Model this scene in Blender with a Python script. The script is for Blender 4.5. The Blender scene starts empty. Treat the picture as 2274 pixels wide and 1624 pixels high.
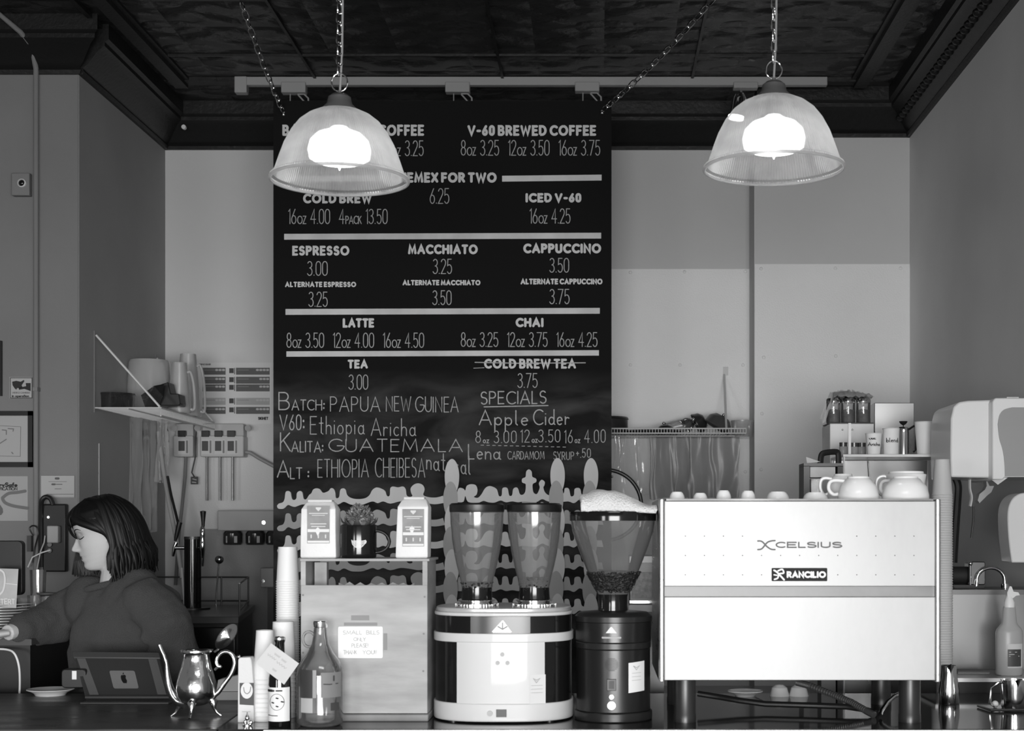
import bpy, bmesh, math, random
from mathutils import Vector, Matrix, noise
R = random.Random(7)
PI = math.pi
# survey constants: photograph scale, vanishing point and eye height
F, CX, CY, H = 3300.0, 1329.0, 1171.0, 1.575
col = bpy.context.scene.collection

def W(px, py, d):
    return Vector(((px-CX)/F*d, d, H+(CY-py)/F*d))
def X(px, d): return (px-CX)/F*d
def Z(py, d): return H+(CY-py)/F*d
ZC = 1.05           # counter height
def dz(py, z=ZC):   # depth at which height z projects to row py
    return (H-z)*F/(py-CY)

# ------------------------------------------------------------- materials
MATS = {}
def mat(name, v=0.5, rough=0.5, metal=0.0, bump=0.0, bscale=60.0, var=0.0, vscale=6.0, trans=0.0, ior=1.45,
        emit=0.0, alpha=1.0, stretch=(1,1,1), spec=0.5, coat=0.0, sheen=0.0, rvar=0.0):
    if name in MATS: return MATS[name]
    m = bpy.data.materials.new(name); m.use_nodes = True
    nt = m.node_tree; b = nt.nodes['Principled BSDF']
    b.inputs['Base Color'].default_value = (v, v, v, 1)
    b.inputs['Roughness'].default_value = rough
    b.inputs['Metallic'].default_value = metal
    b.inputs['IOR'].default_value = ior
    b.inputs['Specular IOR Level'].default_value = spec
    b.inputs['Transmission Weight'].default_value = trans
    b.inputs['Alpha'].default_value = alpha
    b.inputs['Coat Weight'].default_value = coat
    b.inputs['Sheen Weight'].default_value = sheen
    if emit:
        b.inputs['Emission Color'].default_value = (1, 1, 1, 1)
        b.inputs['Emission Strength'].default_value = emit
    tc = nt.nodes.new('ShaderNodeTexCoord'); mp = nt.nodes.new('ShaderNodeMapping')
    mp.inputs['Scale'].default_value = stretch
    nt.links.new(tc.outputs['Object'], mp.inputs['Vector'])
    if var or rvar:
        n = nt.nodes.new('ShaderNodeTexNoise'); n.inputs['Scale'].default_value = vscale
        n.inputs['Detail'].default_value = 6
        nt.links.new(mp.outputs[0], n.inputs['Vector'])
        if var:
            r = nt.nodes.new('ShaderNodeMapRange'); r.inputs['From Min'].default_value = .3; r.inputs['From Max'].default_value = .7
            r.inputs['To Min'].default_value = max(0, v-var); r.inputs['To Max'].default_value = v+var
            nt.links.new(n.outputs['Fac'], r.inputs['Value']); nt.links.new(r.outputs[0], b.inputs['Base Color'])
        if rvar:
            r = nt.nodes.new('ShaderNodeMapRange'); r.inputs['From Min'].default_value = .3; r.inputs['From Max'].default_value = .7
            r.inputs['To Min'].default_value = max(.02, rough-rvar); r.inputs['To Max'].default_value = rough+rvar
            nt.links.new(n.outputs['Fac'], r.inputs['Value']); nt.links.new(r.outputs[0], b.inputs['Roughness'])
    if bump:
        n = nt.nodes.new('ShaderNodeTexNoise'); n.inputs['Scale'].default_value = bscale; n.inputs['Detail'].default_value = 4
        bp = nt.nodes.new('ShaderNodeBump'); bp.inputs['Strength'].default_value = bump; bp.inputs['Distance'].default_value = .01
        nt.links.new(mp.outputs[0], n.inputs['Vector']); nt.links.new(n.outputs['Fac'], bp.inputs['Height'])
        nt.links.new(bp.outputs[0], b.inputs['Normal'])
    MATS[name] = m
    return m

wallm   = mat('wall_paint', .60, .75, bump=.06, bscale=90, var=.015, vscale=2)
wallnear= mat('wall_paint_near_shaded', .19, .75, bump=.06, bscale=90, var=.015, vscale=2)  # same paint darkened: shade from blocked light is put into the colour
wallleft= mat('wall_paint_left_shaded', .32, .75, bump=.06, bscale=90, var=.02, vscale=2)  # darker copy of the wall paint, shade of the left side painted in
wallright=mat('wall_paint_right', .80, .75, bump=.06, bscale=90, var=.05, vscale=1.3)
frp     = mat('fibreglass_panel', .86, .45, bump=.25, bscale=140, var=.02, vscale=3)
black   = mat('black_plastic', .012, .35)
blackg  = mat('black_gloss', .008, .12)
blackm  = mat('black_matte', .012, .7)
dark    = mat('dark_grey', .05, .5)
dkmetal = mat('dark_metal', .10, .38, metal=.8, rvar=.06)
steel   = mat('polished_steel', .75, .14, metal=1)
steelb  = mat('brushed_steel', .62, .32, metal=1, rvar=.06, stretch=(1,1,14))
chrome  = mat('chrome', .85, .05, metal=1)
silver  = mat('silver_plate', .90, .16, metal=1, bump=.15, bscale=30, rvar=.04)
white   = mat('white_enamel', .80, .35, coat=.3)
whiteg  = mat('grinder_enamel', .60, .42, coat=.15)
whitep  = mat('white_plastic', .72, .4)
wirem   = mat('white_wire', .62, .45)
ceram   = mat('white_ceramic', .84, .18)
paper   = mat('white_paper', .72, .8)
paperg  = mat('grey_paper', .42, .8)
papercup= mat('paper_cup', .78, .6)
greyp   = mat('grey_plastic', .42, .5)
greyd   = mat('mid_grey_plastic', .16, .45)
ink     = mat('ink', .02, .7)
inkg    = mat('grey_ink', .12, .7)
glass   = mat('clear_glass', .96, .03, trans=1, ior=1.45)
def filmmat(name, v, a, rough=.25):
    m = bpy.data.materials.new(name); m.use_nodes = True; nt = m.node_tree
    out = nt.nodes['Material Output']; b = nt.nodes['Principled BSDF']
    b.inputs['Base Color'].default_value = (v, v, v, 1); b.inputs['Roughness'].default_value = rough
    t = nt.nodes.new('ShaderNodeBsdfTransparent'); mx = nt.nodes.new('ShaderNodeMixShader')
    fr = nt.nodes.new('ShaderNodeLayerWeight'); fr.inputs['Blend'].default_value = .35
    r = nt.nodes.new('ShaderNodeMapRange'); r.inputs['To Min'].default_value = a; r.inputs['To Max'].default_value = min(1, a+.6)
    nt.links.new(fr.outputs['Facing'], r.inputs['Value']); nt.links.new(r.outputs[0], mx.inputs['Fac'])
    nt.links.new(t.outputs[0], mx.inputs[1]); nt.links.new(b.outputs[0], mx.inputs[2])
    g = nt.nodes.new('ShaderNodeBsdfGlossy'); g.inputs['Roughness'].default_value = rough*.6; g.inputs['Color'].default_value = (.9,.9,.9,1)
    f2 = nt.nodes.new('ShaderNodeFresnel'); f2.inputs['IOR'].default_value = 1.5; m2 = nt.nodes.new('ShaderNodeMixShader')
    nt.links.new(f2.outputs[0], m2.inputs[0]); nt.links.new(mx.outputs[0], m2.inputs[1]); nt.links.new(g.outputs[0], m2.inputs[2]); nt.links.new(m2.outputs[0], out.inputs['Surface'])
    MATS[name] = m
    return m
film    = filmmat('plastic_film', .75, .24, .10)
film2   = filmmat('clear_bin_plastic', .70, .38, .12)
hopperm = filmmat('smoked_hopper', .30, .22, .14)
filmd   = filmmat('dull_sheet', .26, .50, .55)
glassy  = filmmat('thin_clear_glass', .28, .10, .05)
frost   = filmmat('frosted_plastic', .60, .42, .35)
darkgl  = filmmat('dark_clear_plastic', .03, .55, .08)
skin    = mat('skin', .46, .5, bump=.05, bscale=300)
lipm    = mat('lip', .13, .4)
hairm   = mat('hair', .005, .5, spec=.3)
knit    = mat('sweater_knit', .05, .95, bump=.7, bscale=260, sheen=.05)
jeans   = mat('trouser_cloth', .03, .9)

# ------------------------------------------------------------- mesh builder
class MB:
    def __init__(s): s.v = []; s.f = []
    def add(s, vs, fs, M=None):
        o = len(s.v)
        for p in vs:
            p = Vector(p)
            s.v.append(M @ p if M else p)
        for f in fs: s.f.append([i+o for i in f])
        return s
    def box(s, x0, x1, y0, y1, z0, z1, M=None):
        vs = [(x, y, z) for x in (x0, x1) for y in (y0, y1) for z in (z0, z1)]
        return s.add(vs, [(0,1,3,2),(4,6,7,5),(0,4,5,1),(2,3,7,6),(0,2,6,4),(1,5,7,3)], M)
    def rbox(s, x0, x1, y0, y1, z0, z1, r, n=4, axis='z', M=None):   # rounded in the plane across axis
        if axis == 'z': a0,a1,b0,b1,c0,c1 = x0,x1,y0,y1,z0,z1
        elif axis == 'y': a0,a1,b0,b1,c0,c1 = x0,x1,z0,z1,y0,y1
        else: a0,a1,b0,b1,c0,c1 = y0,y1,z0,z1,x0,x1
        r = min(r, (a1-a0)/2*.99, (b1-b0)/2*.99)
        pts = []
        for cx, cy, st in ((a1-r,b1-r,0),(a0+r,b1-r,90),(a0+r,b0+r,180),(a1-r,b0+r,270)):
            for k in range(n+1):
                t = math.radians(st+90*k/n); pts.append((cx+r*math.cos(t), cy+r*math.sin(t)))
        def mk(a, b, c): return {'z':(a,b,c),'y':(a,c,b),'x':(c,a,b)}[axis]
        N = len(pts)
        vs = [mk(a,b,c0) for a,b in pts]+[mk(a,b,c1) for a,b in pts]
        fs = [tuple(range(N))[::-1], tuple(range(N,2*N))]+[(i,(i+1)%N,(i+1)%N+N,i+N) for i in range(N)]
        return s.add(vs, fs, M)
    def prism(s, pts, y0, y1, M=None):      # pts in X,Z
        N = len(pts)
        vs = [(p[0],y0,p[1]) for p in pts]+[(p[0],y1,p[1]) for p in pts]
        fs = [tuple(range(N)), tuple(range(N,2*N))[::-1]]+[(i,i+N,(i+1)%N+N,(i+1)%N) for i in range(N)]
        return s.add(vs, fs, M)
    def extr(s, pts, z0, z1, M=None):       # footprint pts in X,Y
        N = len(pts)
        vs = [(p[0],p[1],z0) for p in pts]+[(p[0],p[1],z1) for p in pts]
        fs = [tuple(range(N))[::-1], tuple(range(N,2*N))]+[(i,(i+1)%N,(i+1)%N+N,i+N) for i in range(N)]
        return s.add(vs, fs, M)
    def lathe(s, prof, c=(0,0,0), seg=40, sx=1, sy=1, M=None, ribs=0, rib=0, cap=False, a0=0, a1=2*PI):
        n = len(prof); vs = []; fs = []
        full = abs(a1-a0-2*PI) < 1e-6
        m = seg if full else seg+1
        for k in range(m):
            a = a0+(a1-a0)*k/seg
            q = 1+(rib*(1 if k % 2 else -1) if ribs else 0)
            for r, z in prof: vs.append((c[0]+r*q*sx*math.cos(a), c[1]+r*q*sy*math.sin(a), c[2]+z))
        for k in range(seg):
            k2 = (k+1) % m if full else k+1
            for i in range(n-1): fs.append((k*n+i, k2*n+i, k2*n+i+1, k*n+i+1))
        if cap and full:
            fs.append(tuple(k*n for k in range(m))[::-1]); fs.append(tuple(k*n+n-1 for k in range(m)))
        return s.add(vs, fs, M)
    def cyl(s, c, r, h, seg=32, M=None, sx=1, sy=1, r2=None):
        r2 = r if r2 is None else r2
        return s.lathe([(r,0),(r2,h)], c, seg, sx, sy, M, cap=True)
    def tube(s, pts, r, seg=8, closed=False, M=None, flat=1.0):
        pts = [Vector(p) for p in pts]; n = len(pts)
        rs = r if isinstance(r, (list, tuple)) else [r]*n
        vs = []; fs = []; up = None
        for i, p in enumerate(pts):
            if closed: t = pts[(i+1)%n]-pts[i-1]
            else: t = pts[min(i+1,n-1)]-pts[max(i-1,0)]
            if t.length < 1e-9: t = Vector((0,0,1))
            t.normalize()
            if up is None:
                up = Vector((0,0,1)) if abs(t.z) < .9 else Vector((1,0,0))
            a = up-t*up.dot(t)
            if a.length < 1e-6: a = t.orthogonal()
            a.normalize(); up = a; b = t.cross(a)
            for k in range(seg):
                th = 2*PI*k/seg
                vs.append(p+a*math.cos(th)*rs[i]*flat+b*math.sin(th)*rs[i])
        m = n if closed else n-1
        for i in range(m):
            j = (i+1) % n
            for k in range(seg):
                k2 = (k+1) % seg
                fs.append((i*seg+k, i*seg+k2, j*seg+k2, j*seg+k))
        if not closed:
            fs.append(tuple(range(seg))[::-1]); fs.append(tuple((n-1)*seg+k for k in range(seg)))
        return s.add(vs, fs, M)
    def ball(s, c, rx, ry=None, rz=None, seg=20, rings=12, M=None):
        ry = rx if ry is None else ry; rz = rx if rz is None else rz
        prof = [(max(1e-5,math.sin(PI*i/rings)), -math.cos(PI*i/rings)*rz) for i in range(rings+1)]
        return s.lathe(prof, c, seg, rx, ry, M)
    def ribbon(s, pts, w, mp, closed=False):
        P = [Vector((p[0], p[1])) for p in pts]
        Q = [P[0]]
        for p in P[1:]:
            if (p-Q[-1]).length > 1e-7: Q.append(p)
        P = Q; n = len(P)
        if n == 1: P = [P[0], P[0]+Vector((w*.3, 0))]; n = 2
        L = []; Rr = []; mp0 = mp; s.k = getattr(s, 'k', 0)+1; k0 = (s.k % 6)*.0003
        def mp(x, y, i=0): return mp0(x, y)-Vector((0, k0+i*.00003, 0))
        loop = (P[0]-P[-1]).length < w*.3 and n > 5
        for i in range(n):
            a = (P[i]-P[i-1]).normalized() if i > 0 else None
            b = (P[i+1]-P[i]).normalized() if i < n-1 else None
            if a is None: a = b
            if b is None: b = a
            t = a+b
            if t.length < .3: t = b
            t.normalize(); nn = Vector((-t.y, t.x))
            k = 1/max(.5, nn.dot(Vector((-b.y, b.x))))
            L.append(P[i]+nn*w/2*k); Rr.append(P[i]-nn*w/2*k)
        o = len(s.v)
        for i, p in enumerate(L): s.v.append(mp(p.x, p.y, i))
        for i, p in enumerate(Rr): s.v.append(mp(p.x, p.y, i))
        for i in range(n-1): s.f.append([o+i, o+n+i, o+n+i+1, o+i+1])
        for e, d in ((0, P[0]-P[1]), (n-1, P[-1]-P[-2])):
            if loop: continue
            d.normalize(); a0 = math.atan2(d.y, d.x)
            idx = []
            for k in range(5):
                a = a0-PI/2+PI*k/4
                idx.append(len(s.v)); s.v.append(mp(P[e].x+math.cos(a)*w/2, P[e].y+math.sin(a)*w/2, e))
            s.f.append(idx)
        return s
    def build(s, name, m, parent=None, label=None, cat=None, group=None, kind=None, smooth=35, bevel=0, mods=(), origin=None):
        if origin is not None: O = Vector(origin)
        elif parent is not None: O = Vector(parent['_o'])
        else:
            xs = [p.x for p in s.v]; ys = [p.y for p in s.v]; zs = [p.z for p in s.v]
            O = Vector(((min(xs)+max(xs))/2, (min(ys)+max(ys))/2, min(zs)))
        me = bpy.data.meshes.new(name)
        me.from_pydata([p-O for p in s.v], [], s.f); me.validate()
        bm = bmesh.new(); bm.from_mesh(me); bmesh.ops.recalc_face_normals(bm, faces=bm.faces); bm.to_mesh(me); bm.free()
        if smooth:
            me.shade_smooth()
            try: me.set_sharp_from_angle(angle=math.radians(smooth))
            except Exception: pass
        me.materials.append(m)
        o = bpy.data.objects.new(name, me); col.objects.link(o)
        o['_o'] = list(O)
        if parent is None: o.location = O
        else: o.parent = parent
        if bevel:
            b = o.modifiers.new('bevel', 'BEVEL'); b.width = bevel; b.segments = 2; b.limit_method = 'ANGLE'
        if label: o['label'] = label
        if cat: o['category'] = cat
        if group: o['group'] = group
        if kind: o['kind'] = kind
        return o

def thing(name, label, cat, loc, group=None):
    o = bpy.data.objects.new(name, None); o.empty_display_size = .05
    col.objects.link(o); o.location = loc; o['_o'] = list(loc)
    o['label'] = label; o['category'] = cat
    if group: o['group'] = group
    return o
def copy_tree(o, parent=None):
    c = o.copy(); col.objects.link(c)
    if parent is not None: c.parent = parent
    for ch in [x for x in bpy.data.objects if x.parent == o]: copy_tree(ch, c)
    return c
def struct(b, name, m, **k):
    return b.build(name, m, kind='structure', **k)

# ------------------------------------------------------------- stroke lettering
def A(cx, cy, rx, ry, a0, a1, n=9):
    return [(cx+rx*math.cos(math.radians(a0+(a1-a0)*i/n)), cy+ry*math.sin(math.radians(a0+(a1-a0)*i/n))) for i in range(n+1)]
G = {
'A': (.78, [[(0,0),(.39,1),(.78,0)],[(.14,.33),(.64,.33)]]),
'B': (.56, [[(0,0),(0,1),(.28,1)]+A(.28,.76,.22,.24,90,-90)+[(0,.52)], [(.28,.52)]+A(.30,.26,.26,.26,90,-90)+[(0,0)]]),
'C': (.72, [A(.46,.5,.46,.5,50,310,14)]),
'D': (.68, [[(0,0),(0,1),(.24,1)]+A(.24,.5,.44,.5,90,-90,12)+[(0,0)]]),
'E': (.48, [[(.48,1),(0,1),(0,0),(.48,0)],[(0,.52),(.42,.52)]]),
'F': (.46, [[(.46,1),(0,1),(0,0)],[(0,.5),(.40,.5)]]),
'G': (.78, [A(.46,.5,.46,.5,45,350,14)+[(.82,.46),(.5,.46)]]),
'H': (.66, [[(0,0),(0,1)],[(.66,0),(.66,1)],[(0,.52),(.66,.52)]]),
'I': (.0, [[(0,0),(0,1)]]),
'J': (.34, [[(.34,1),(.34,.2)]+A(.17,.2,.17,.2,0,-150)]),
'K': (.58, [[(0,0),(0,1)],[(.54,1),(.02,.45)],[(.18,.6),(.58,0)]]),
'L': (.42, [[(0,1),(0,0),(.42,0)]]),
'M': (.86, [[(0,0),(.1,1),(.43,.15),(.76,1),(.86,0)]]),
'N': (.66, [[(0,0),(0,1),(.66,0),(.66,1)]]),
'O': (.92, [A(.46,.5,.46,.5,90,450,22)]),
'P': (.52, [[(0,0),(0,1),(.26,1)]+A(.26,.74,.26,.26,90,-90)+[(0,.48)]]),
'Q': (.92, [A(.46,.5,.46,.5,90,450,22),[(.6,.25),(.9,-.05)]]),
'R': (.56, [[(0,0),(0,1),(.26,1)]+A(.26,.74,.26,.26,90,-90)+[(0,.48)],[(.24,.48),(.56,0)]]),
'S': (.52, [A(.26,.75,.24,.25,35,230,9)+A(.26,.26,.26,.26,80,-145,10)]),
'T': (.58, [[(0,1),(.58,1)],[(.29,1),(.29,0)]]),
'U': (.62, [[(0,1),(0,.3)]+A(.31,.3,.31,.3,180,360,10)+[(.62,1)]]),
'V': (.72, [[(0,1),(.36,0),(.72,1)]]),
'W': (1.05, [[(0,1),(.26,0),(.525,.85),(.79,0),(1.05,1)]]),
'X': (.62, [[(0,0),(.62,1)],[(0,1),(.62,0)]]),
'Y': (.64, [[(0,1),(.32,.48),(.64,1)],[(.32,.48),(.32,0)]]),
'Z': (.58, [[(0,1),(.56,1),(0,0),(.58,0)]]),
'0': (.46, [A(.23,.72,.23,.28,0,180,8)+A(.23,.28,.23,.28,180,360,8)+[(.46,.72)]]),
'1': (.14, [[(0,.86),(.14,1),(.14,0)]]),
'2': (.44, [A(.22,.76,.22,.24,165,-10,8)+[(.40,.6),(0,0),(.44,0)]]),
'3': (.44, [A(.21,.77,.21,.23,150,-80,8)+[(.2,.53)],[(.2,.53)]+A(.20,.27,.24,.27,80,-150,9)]),
'4': (.50, [[(.36,0),(.36,1),(0,.3),(.5,.3)]]),
'5': (.44, [[(.40,1),(.06,1),(.03,.55)]+A(.21,.31,.23,.31,110,-145,11)]),
'6': (.46, [[(.36,1),(.04,.42)]+A(.23,.28,.22,.28,165,525,16)]),
'7': (.46, [[(0,1),(.46,1),(.12,0)]]),
'8': (.46, [A(.23,.76,.19,.24,-90,270,14),A(.23,.27,.23,.26,90,450,14)]),
'9': (.46, [A(.23,.72,.22,.28,0,360,14)+[(.40,.5),(.14,0)]]),
'.': (.04, [[(0,.02),(.03,.02)]]),
':': (.04, [A(.02,.2,.04,.05,0,360,6),A(.02,.6,.04,.05,0,360,6)]),
'-': (.28, [[(0,.45),(.28,.45)]]), '+': (.36, [[(0,.45),(.36,.45)],[(.18,.25),(.18,.65)]]),
'!': (.04, [[(0,.3),(0,1)],[(0,.02),(.03,.02)]]), ',': (.06, [[(.06,.05),(0,-.15)]]), "'": (.03, [[(.02,1),(0,.8)]]),
'b': (.44, [[(0,1),(0,0)],A(.22,.24,.21,.24,180,540,14)]),
'f': (.26, [[(.26,.98),(.14,.95),(.1,.8),(.1,0)],[(0,.55),(.24,.55)]]),
'k': (.36, [[(0,1),(0,0)],[(.32,.5),(.02,.2)],[(.12,.3),(.34,0)]]),
'z': (.36, [[(0,.5),(.34,.5),(0,0),(.36,0)]]),
'/': (.4, [[(0,0),(.4,1)]]),
'a': (.44, [A(.21,.24,.21,.24,40,400,14),[(.42,.5),(.42,.05),(.5,0)]]),
'c': (.38, [A(.22,.25,.22,.25,50,310,10)]),
'd': (.44, [A(.21,.24,.21,.24,0,360,14),[(.42,1),(.42,.05),(.5,0)]]),
'e': (.42, [[(.02,.25),(.40,.30)]+A(.21,.25,.2,.25,15,310,12)]),
'g': (.44, [A(.21,.24,.21,.24,0,360,14),[(.42,.5),(.42,-.15)]+A(.22,-.15,.2,.17,0,-150,6)]),
'h': (.40, [[(0,1),(0,0)],[(0,.3)]+A(.19,.32,.19,.18,170,0,6)+[(.38,0)]]),
'i': (.04, [[(0,.5),(0,0)],[(0,.72),(.02,.72)]]),
'l': (.14, [[(.02,1),(.02,.1),(.12,0)]]),
'n': (.40, [[(0,.5),(0,0)],[(0,.3)]+A(.19,.32,.19,.18,170,0,6)+[(.38,0)]]),
'o': (.44, [A(.22,.25,.22,.25,90,450,14)]),
'p': (.44, [[(0,.5),(0,-.4)],A(.22,.25,.21,.25,180,540,14)]),
'r': (.30, [[(0,.5),(0,0)],[(0,.28)]+A(.18,.3,.17,.18,170,50,5)]),
's': (.32, [A(.16,.37,.14,.13,40,230,7)+A(.16,.13,.16,.13,80,-140,7)]),
't': (.30, [[(.14,.95),(.14,.08),(.28,0)],[(0,.6),(.30,.6)]]),
'u': (.42, [[(0,.5),(0,.2)]+A(.19,.2,.19,.2,180,350,7),[(.4,.5),(.4,0)]]),
'v': (.36, [[(0,.5),(.18,0),(.36,.5)]]), 'y': (.4, [[(0,.5),(.2,.05)],[(.4,.5),(.1,-.35)]]),
}
def layout(s, gap=.2, space=.42, small=.52):
    x = 0; out = []; sm = False
    for ch in s:
        if ch == '~': sm = not sm; continue
        k = small if sm else 1
        if ch == ' ': x += space; continue
        w, st = G[ch]
        for line in st: out.append([(x+a*k, b*k) for a, b in line])
        x += (w+gap)*k
    return out, x-gap
def write(mb, s, x0, x1, ytop, ybase, w, mp, gap=.2, space=.42, jit=0, slant=0, small=.52, rise=0, fx=None):
    """lettering filling the photo-space box; mp maps (px,py) to a point in the scene"""
    st, tot = layout(s, gap, space, small); sx = (x1-x0)/max(tot, .01); sy = ybase-ytop
    for line in st:
        jx, jy = (R.uniform(-jit, jit), R.uniform(-jit, jit))
        pts = []
        for a, b in line:
            px = x0+a*sx+b*slant*sy+jx; py = ybase-b*sy+jy-rise*(a*sx)/(x1-x0)
            pts.append((px, py))
        mb.ribbon(pts, w, mp)
    return mb
def write_parts(s, x0, x1, ytop, ybase, w, mp, name, m, parent, gap=.17, space=.42, small=.52):
    """one line of prices: every price between double spaces is a mesh of its own"""
    tot = layout(s, gap, space, small)[1]; sx = (x1-x0)/tot; at = 0
    for q in s.split('  '):
        st, wd = layout(q, gap, space, small)
        write(MB(), q, x0+at*sx, x0+(at+wd)*sx, ytop, ybase, w, mp, gap=gap, space=space, small=small).build(name, m, parent, smooth=0)
        at += wd+gap+2*space
def plane(d, off=.0):
    return lambda px, py: W(px, py, d)

def smoothpts3(P, n=5):
    out = []; N = len(P)
    for i in range(N-1):
        p0 = P[max(i-1,0)]; p1 = P[i]; p2 = P[i+1]; p3 = P[min(i+2,N-1)]
        for k in range(n):
            t = k/n; t2 = t*t; t3 = t2*t
            out.append(.5*((2*p1)+(-p0+p2)*t+(2*p0-5*p1+4*p2-p3)*t2+(-p0+3*p1-3*p2+p3)*t3))
    out.append(P[-1]); return out
# ============================================================= ROOM
DB = 7.5; XL = X(367,DB); DN = 6.25; XN = X(172,DN); DCH = 7.26; XR = X(2020,DCH); XCH = X(1675,DCH)
HC = H+2.117                       # ceiling
HK = H+1.903                      # crown bottom
b = MB().box(-6, 3, -4, 7.8, -.05, 0); struct(b, 'floor', mat('floor_tile', .10, .5, var=.02))
# ceiling: pressed tin, painted black
cm = bpy.data.materials.new('tin_ceiling'); cm.use_nodes = True; nt = cm.node_tree; bs = nt.nodes['Principled BSDF']
bs.inputs['Base Color'].default_value = (.018,.018,.018,1); bs.inputs['Roughness'].default_value = .42
tc = nt.nodes.new('ShaderNodeTexCoord'); sep = nt.nodes.new('ShaderNodeSeparateXYZ'); nt.links.new(tc.outputs['Object'], sep.inputs[0])
def mth(op, a, b=None):
    n = nt.nodes.new('ShaderNodeMath'); n.operation = op
    for i, q in enumerate((a, b)):
        if q is None: continue
        if isinstance(q, (int, float)): n.inputs[i].default_value = q
        else: nt.links.new(q, n.inputs[i])
    return n.outputs[0]
kx = 2*PI/.61
sx_ = mth('SINE', mth('MULTIPLY', sep.outputs[0], kx)); sy_ = mth('SINE', mth('MULTIPLY', sep.outputs[1], kx))
s2x = mth('SINE', mth('MULTIPLY', sep.outputs[0], kx*2)); s2y = mth('SINE', mth('MULTIPLY', sep.outputs[1], kx*3))
h = mth('ADD', mth('MULTIPLY', sx_, sy_), mth('MULTIPLY', mth('MULTIPLY', s2x, s2y), .6))
nz = nt.nodes.new('ShaderNodeTexNoise'); nz.inputs['Scale'].default_value = 9; nz.inputs['Detail'].default_value = 5
nt.links.new(tc.outputs['Object'], nz.inputs['Vector'])
h = mth('ADD', mth('ABSOLUTE', h), mth('MULTIPLY', nz.outputs['Fac'], 1.3))
bp = nt.nodes.new('ShaderNodeBump'); bp.inputs['Strength'].default_value = .9; bp.inputs['Distance'].default_value = .035
nt.links.new(h, bp.inputs['Height']); nt.links.new(bp.outputs[0], bs.inputs['Normal'])
b = MB().box(-6, 3, 0.5, 7.8, HC, HC+.05); struct(b, 'ceiling', cm)
trimm = mat('black_trim_paint', .010, .45, bump=.2, bscale=50)
# ceiling beads: panel seams and border mouldings
b = MB()
XB0, XB1, DBB = -1.976, 1.24, 7.02
for xx in (-1.33, -.45, .44):
    b.box(xx-.006, xx+.006, 1, DBB, HC-.012, HC)
for yy in (5.93, 5.2, 4.5, 6.65):
    b.box(XB0, XB1, yy-.006, yy+.006, HC-.01, HC)
struct(b, 'trim_1', trimm)
b = MB()
for xx in (XB0, XB1): b.box(xx-.03, xx+.03, 1, DBB+.03, HC-.035, HC); b.box(xx-.05, xx+.05, 1, DBB+.05, HC-.012, HC)
b.box(XB0-.05, XB1+.05, DBB-.03, DBB+.03, HC-.02, HC)
b.box(XB0-.13, XB0-.11, 1, DBB+.1, HC-.02, HC)
struct(b, 'trim_2', trimm)
def crown(p0, p1, nrm, name, hh=HK, dep=.11, top=HC, egg=False, e0=0, e1=0):
    p0 = Vector(p0); p1 = Vector(p1); n = Vector(nrm)
    prof = [(0,hh),(.015,hh),(.022,hh+.015),(.015,hh+.027),(.036,hh+.042),(dep*.75,hh+.103),(dep,hh+.121),(dep,hh+.139),(dep*1.15,hh+.15),(dep*1.15,top),(0,top)]
    b = MB(); N = len(prof); d = (p1-p0).normalized()
    vs = [tuple(p0+n*r-d*(r*e0))[:2]+(z,) for r, z in prof]+[tuple(p1+n*r+d*(r*e1))[:2]+(z,) for r, z in prof]
    b.add(vs, [(i,(i+1)%N,(i+1)%N+N,i+N) for i in range(N)]+[tuple(range(N))[::-1], tuple(range(N,2*N))])
    if egg:
        L = (p1-p0).length; k = int(L/.066)
        for i in range(k):
            q = p0+(p1-p0)*((i+.5)/k)+n*.066
            b.ball((q.x, q.y, hh+.07), .022, .022, .017, 8, 6)
    return struct(b, name, trimm)
crown((XL,DB,0), (XCH,DB,0), (0,-1,0), 'trim_3')
crown((XCH,DCH,0), (XR,DCH,0), (0,-1,0), 'trim_4')
crown((XL,DN,0), (XL,DB,0), (1,0,0), 'trim_5')
crown((XR,1,0), (XR,DCH,0), (-1,0,0), 'trim_6', egg=True)
crown((-6,DN,0), (XN,DN,0), (0,-1,0), 'trim_7', e1=1)
# walls
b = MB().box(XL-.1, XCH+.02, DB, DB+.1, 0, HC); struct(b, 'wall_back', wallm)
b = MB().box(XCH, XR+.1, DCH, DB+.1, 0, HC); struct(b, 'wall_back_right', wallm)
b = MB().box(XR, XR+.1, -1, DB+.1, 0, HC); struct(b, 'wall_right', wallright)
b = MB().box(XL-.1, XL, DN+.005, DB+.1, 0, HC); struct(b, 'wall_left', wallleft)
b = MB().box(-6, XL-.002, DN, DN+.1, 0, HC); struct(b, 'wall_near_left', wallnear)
# fibreglass wainscot panels
zp = Z(598, DB)
b = MB().box(X(1345,DB), XCH, DB-.004, DB, .0, zp)
for px, py in ((1400,605),(1520,604),(1655,603),(1510,811),(1650,811),(1655,1048),(1400,811)):
    c = W(px, py, DB-.004); b.ball(c, .009, .005, .009, 10, 6)
struct(b, 'trim_8', frp)
b = MB().box(XCH+.002, XR, DCH-.004, DCH, .0, Z(587, DCH))
for px, py in ((1690,597),(1855,596),(2000,596),(1696,794),(1692,919),(1690,1043),(1856,791)):
    c = W(px, py, DCH-.004); b.ball(c, .009, .005, .009, 10, 6)
struct(b, 'trim_9', frp)
b = MB().box(X(430,DB), X(660,DB), DB-.004, DB, .0, Z(760,DB)); struct(b, 'trim_10', mat('back_panel_left', .60, .5, bump=.1, bscale=140))
b = MB().box(X(445,DB), X(607,DB), DB-.012, DB-.004, .0, Z(1175,DB)); struct(b, 'trim_11', mat('grey_panel', .27, .5, bump=.1, bscale=140))
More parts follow.
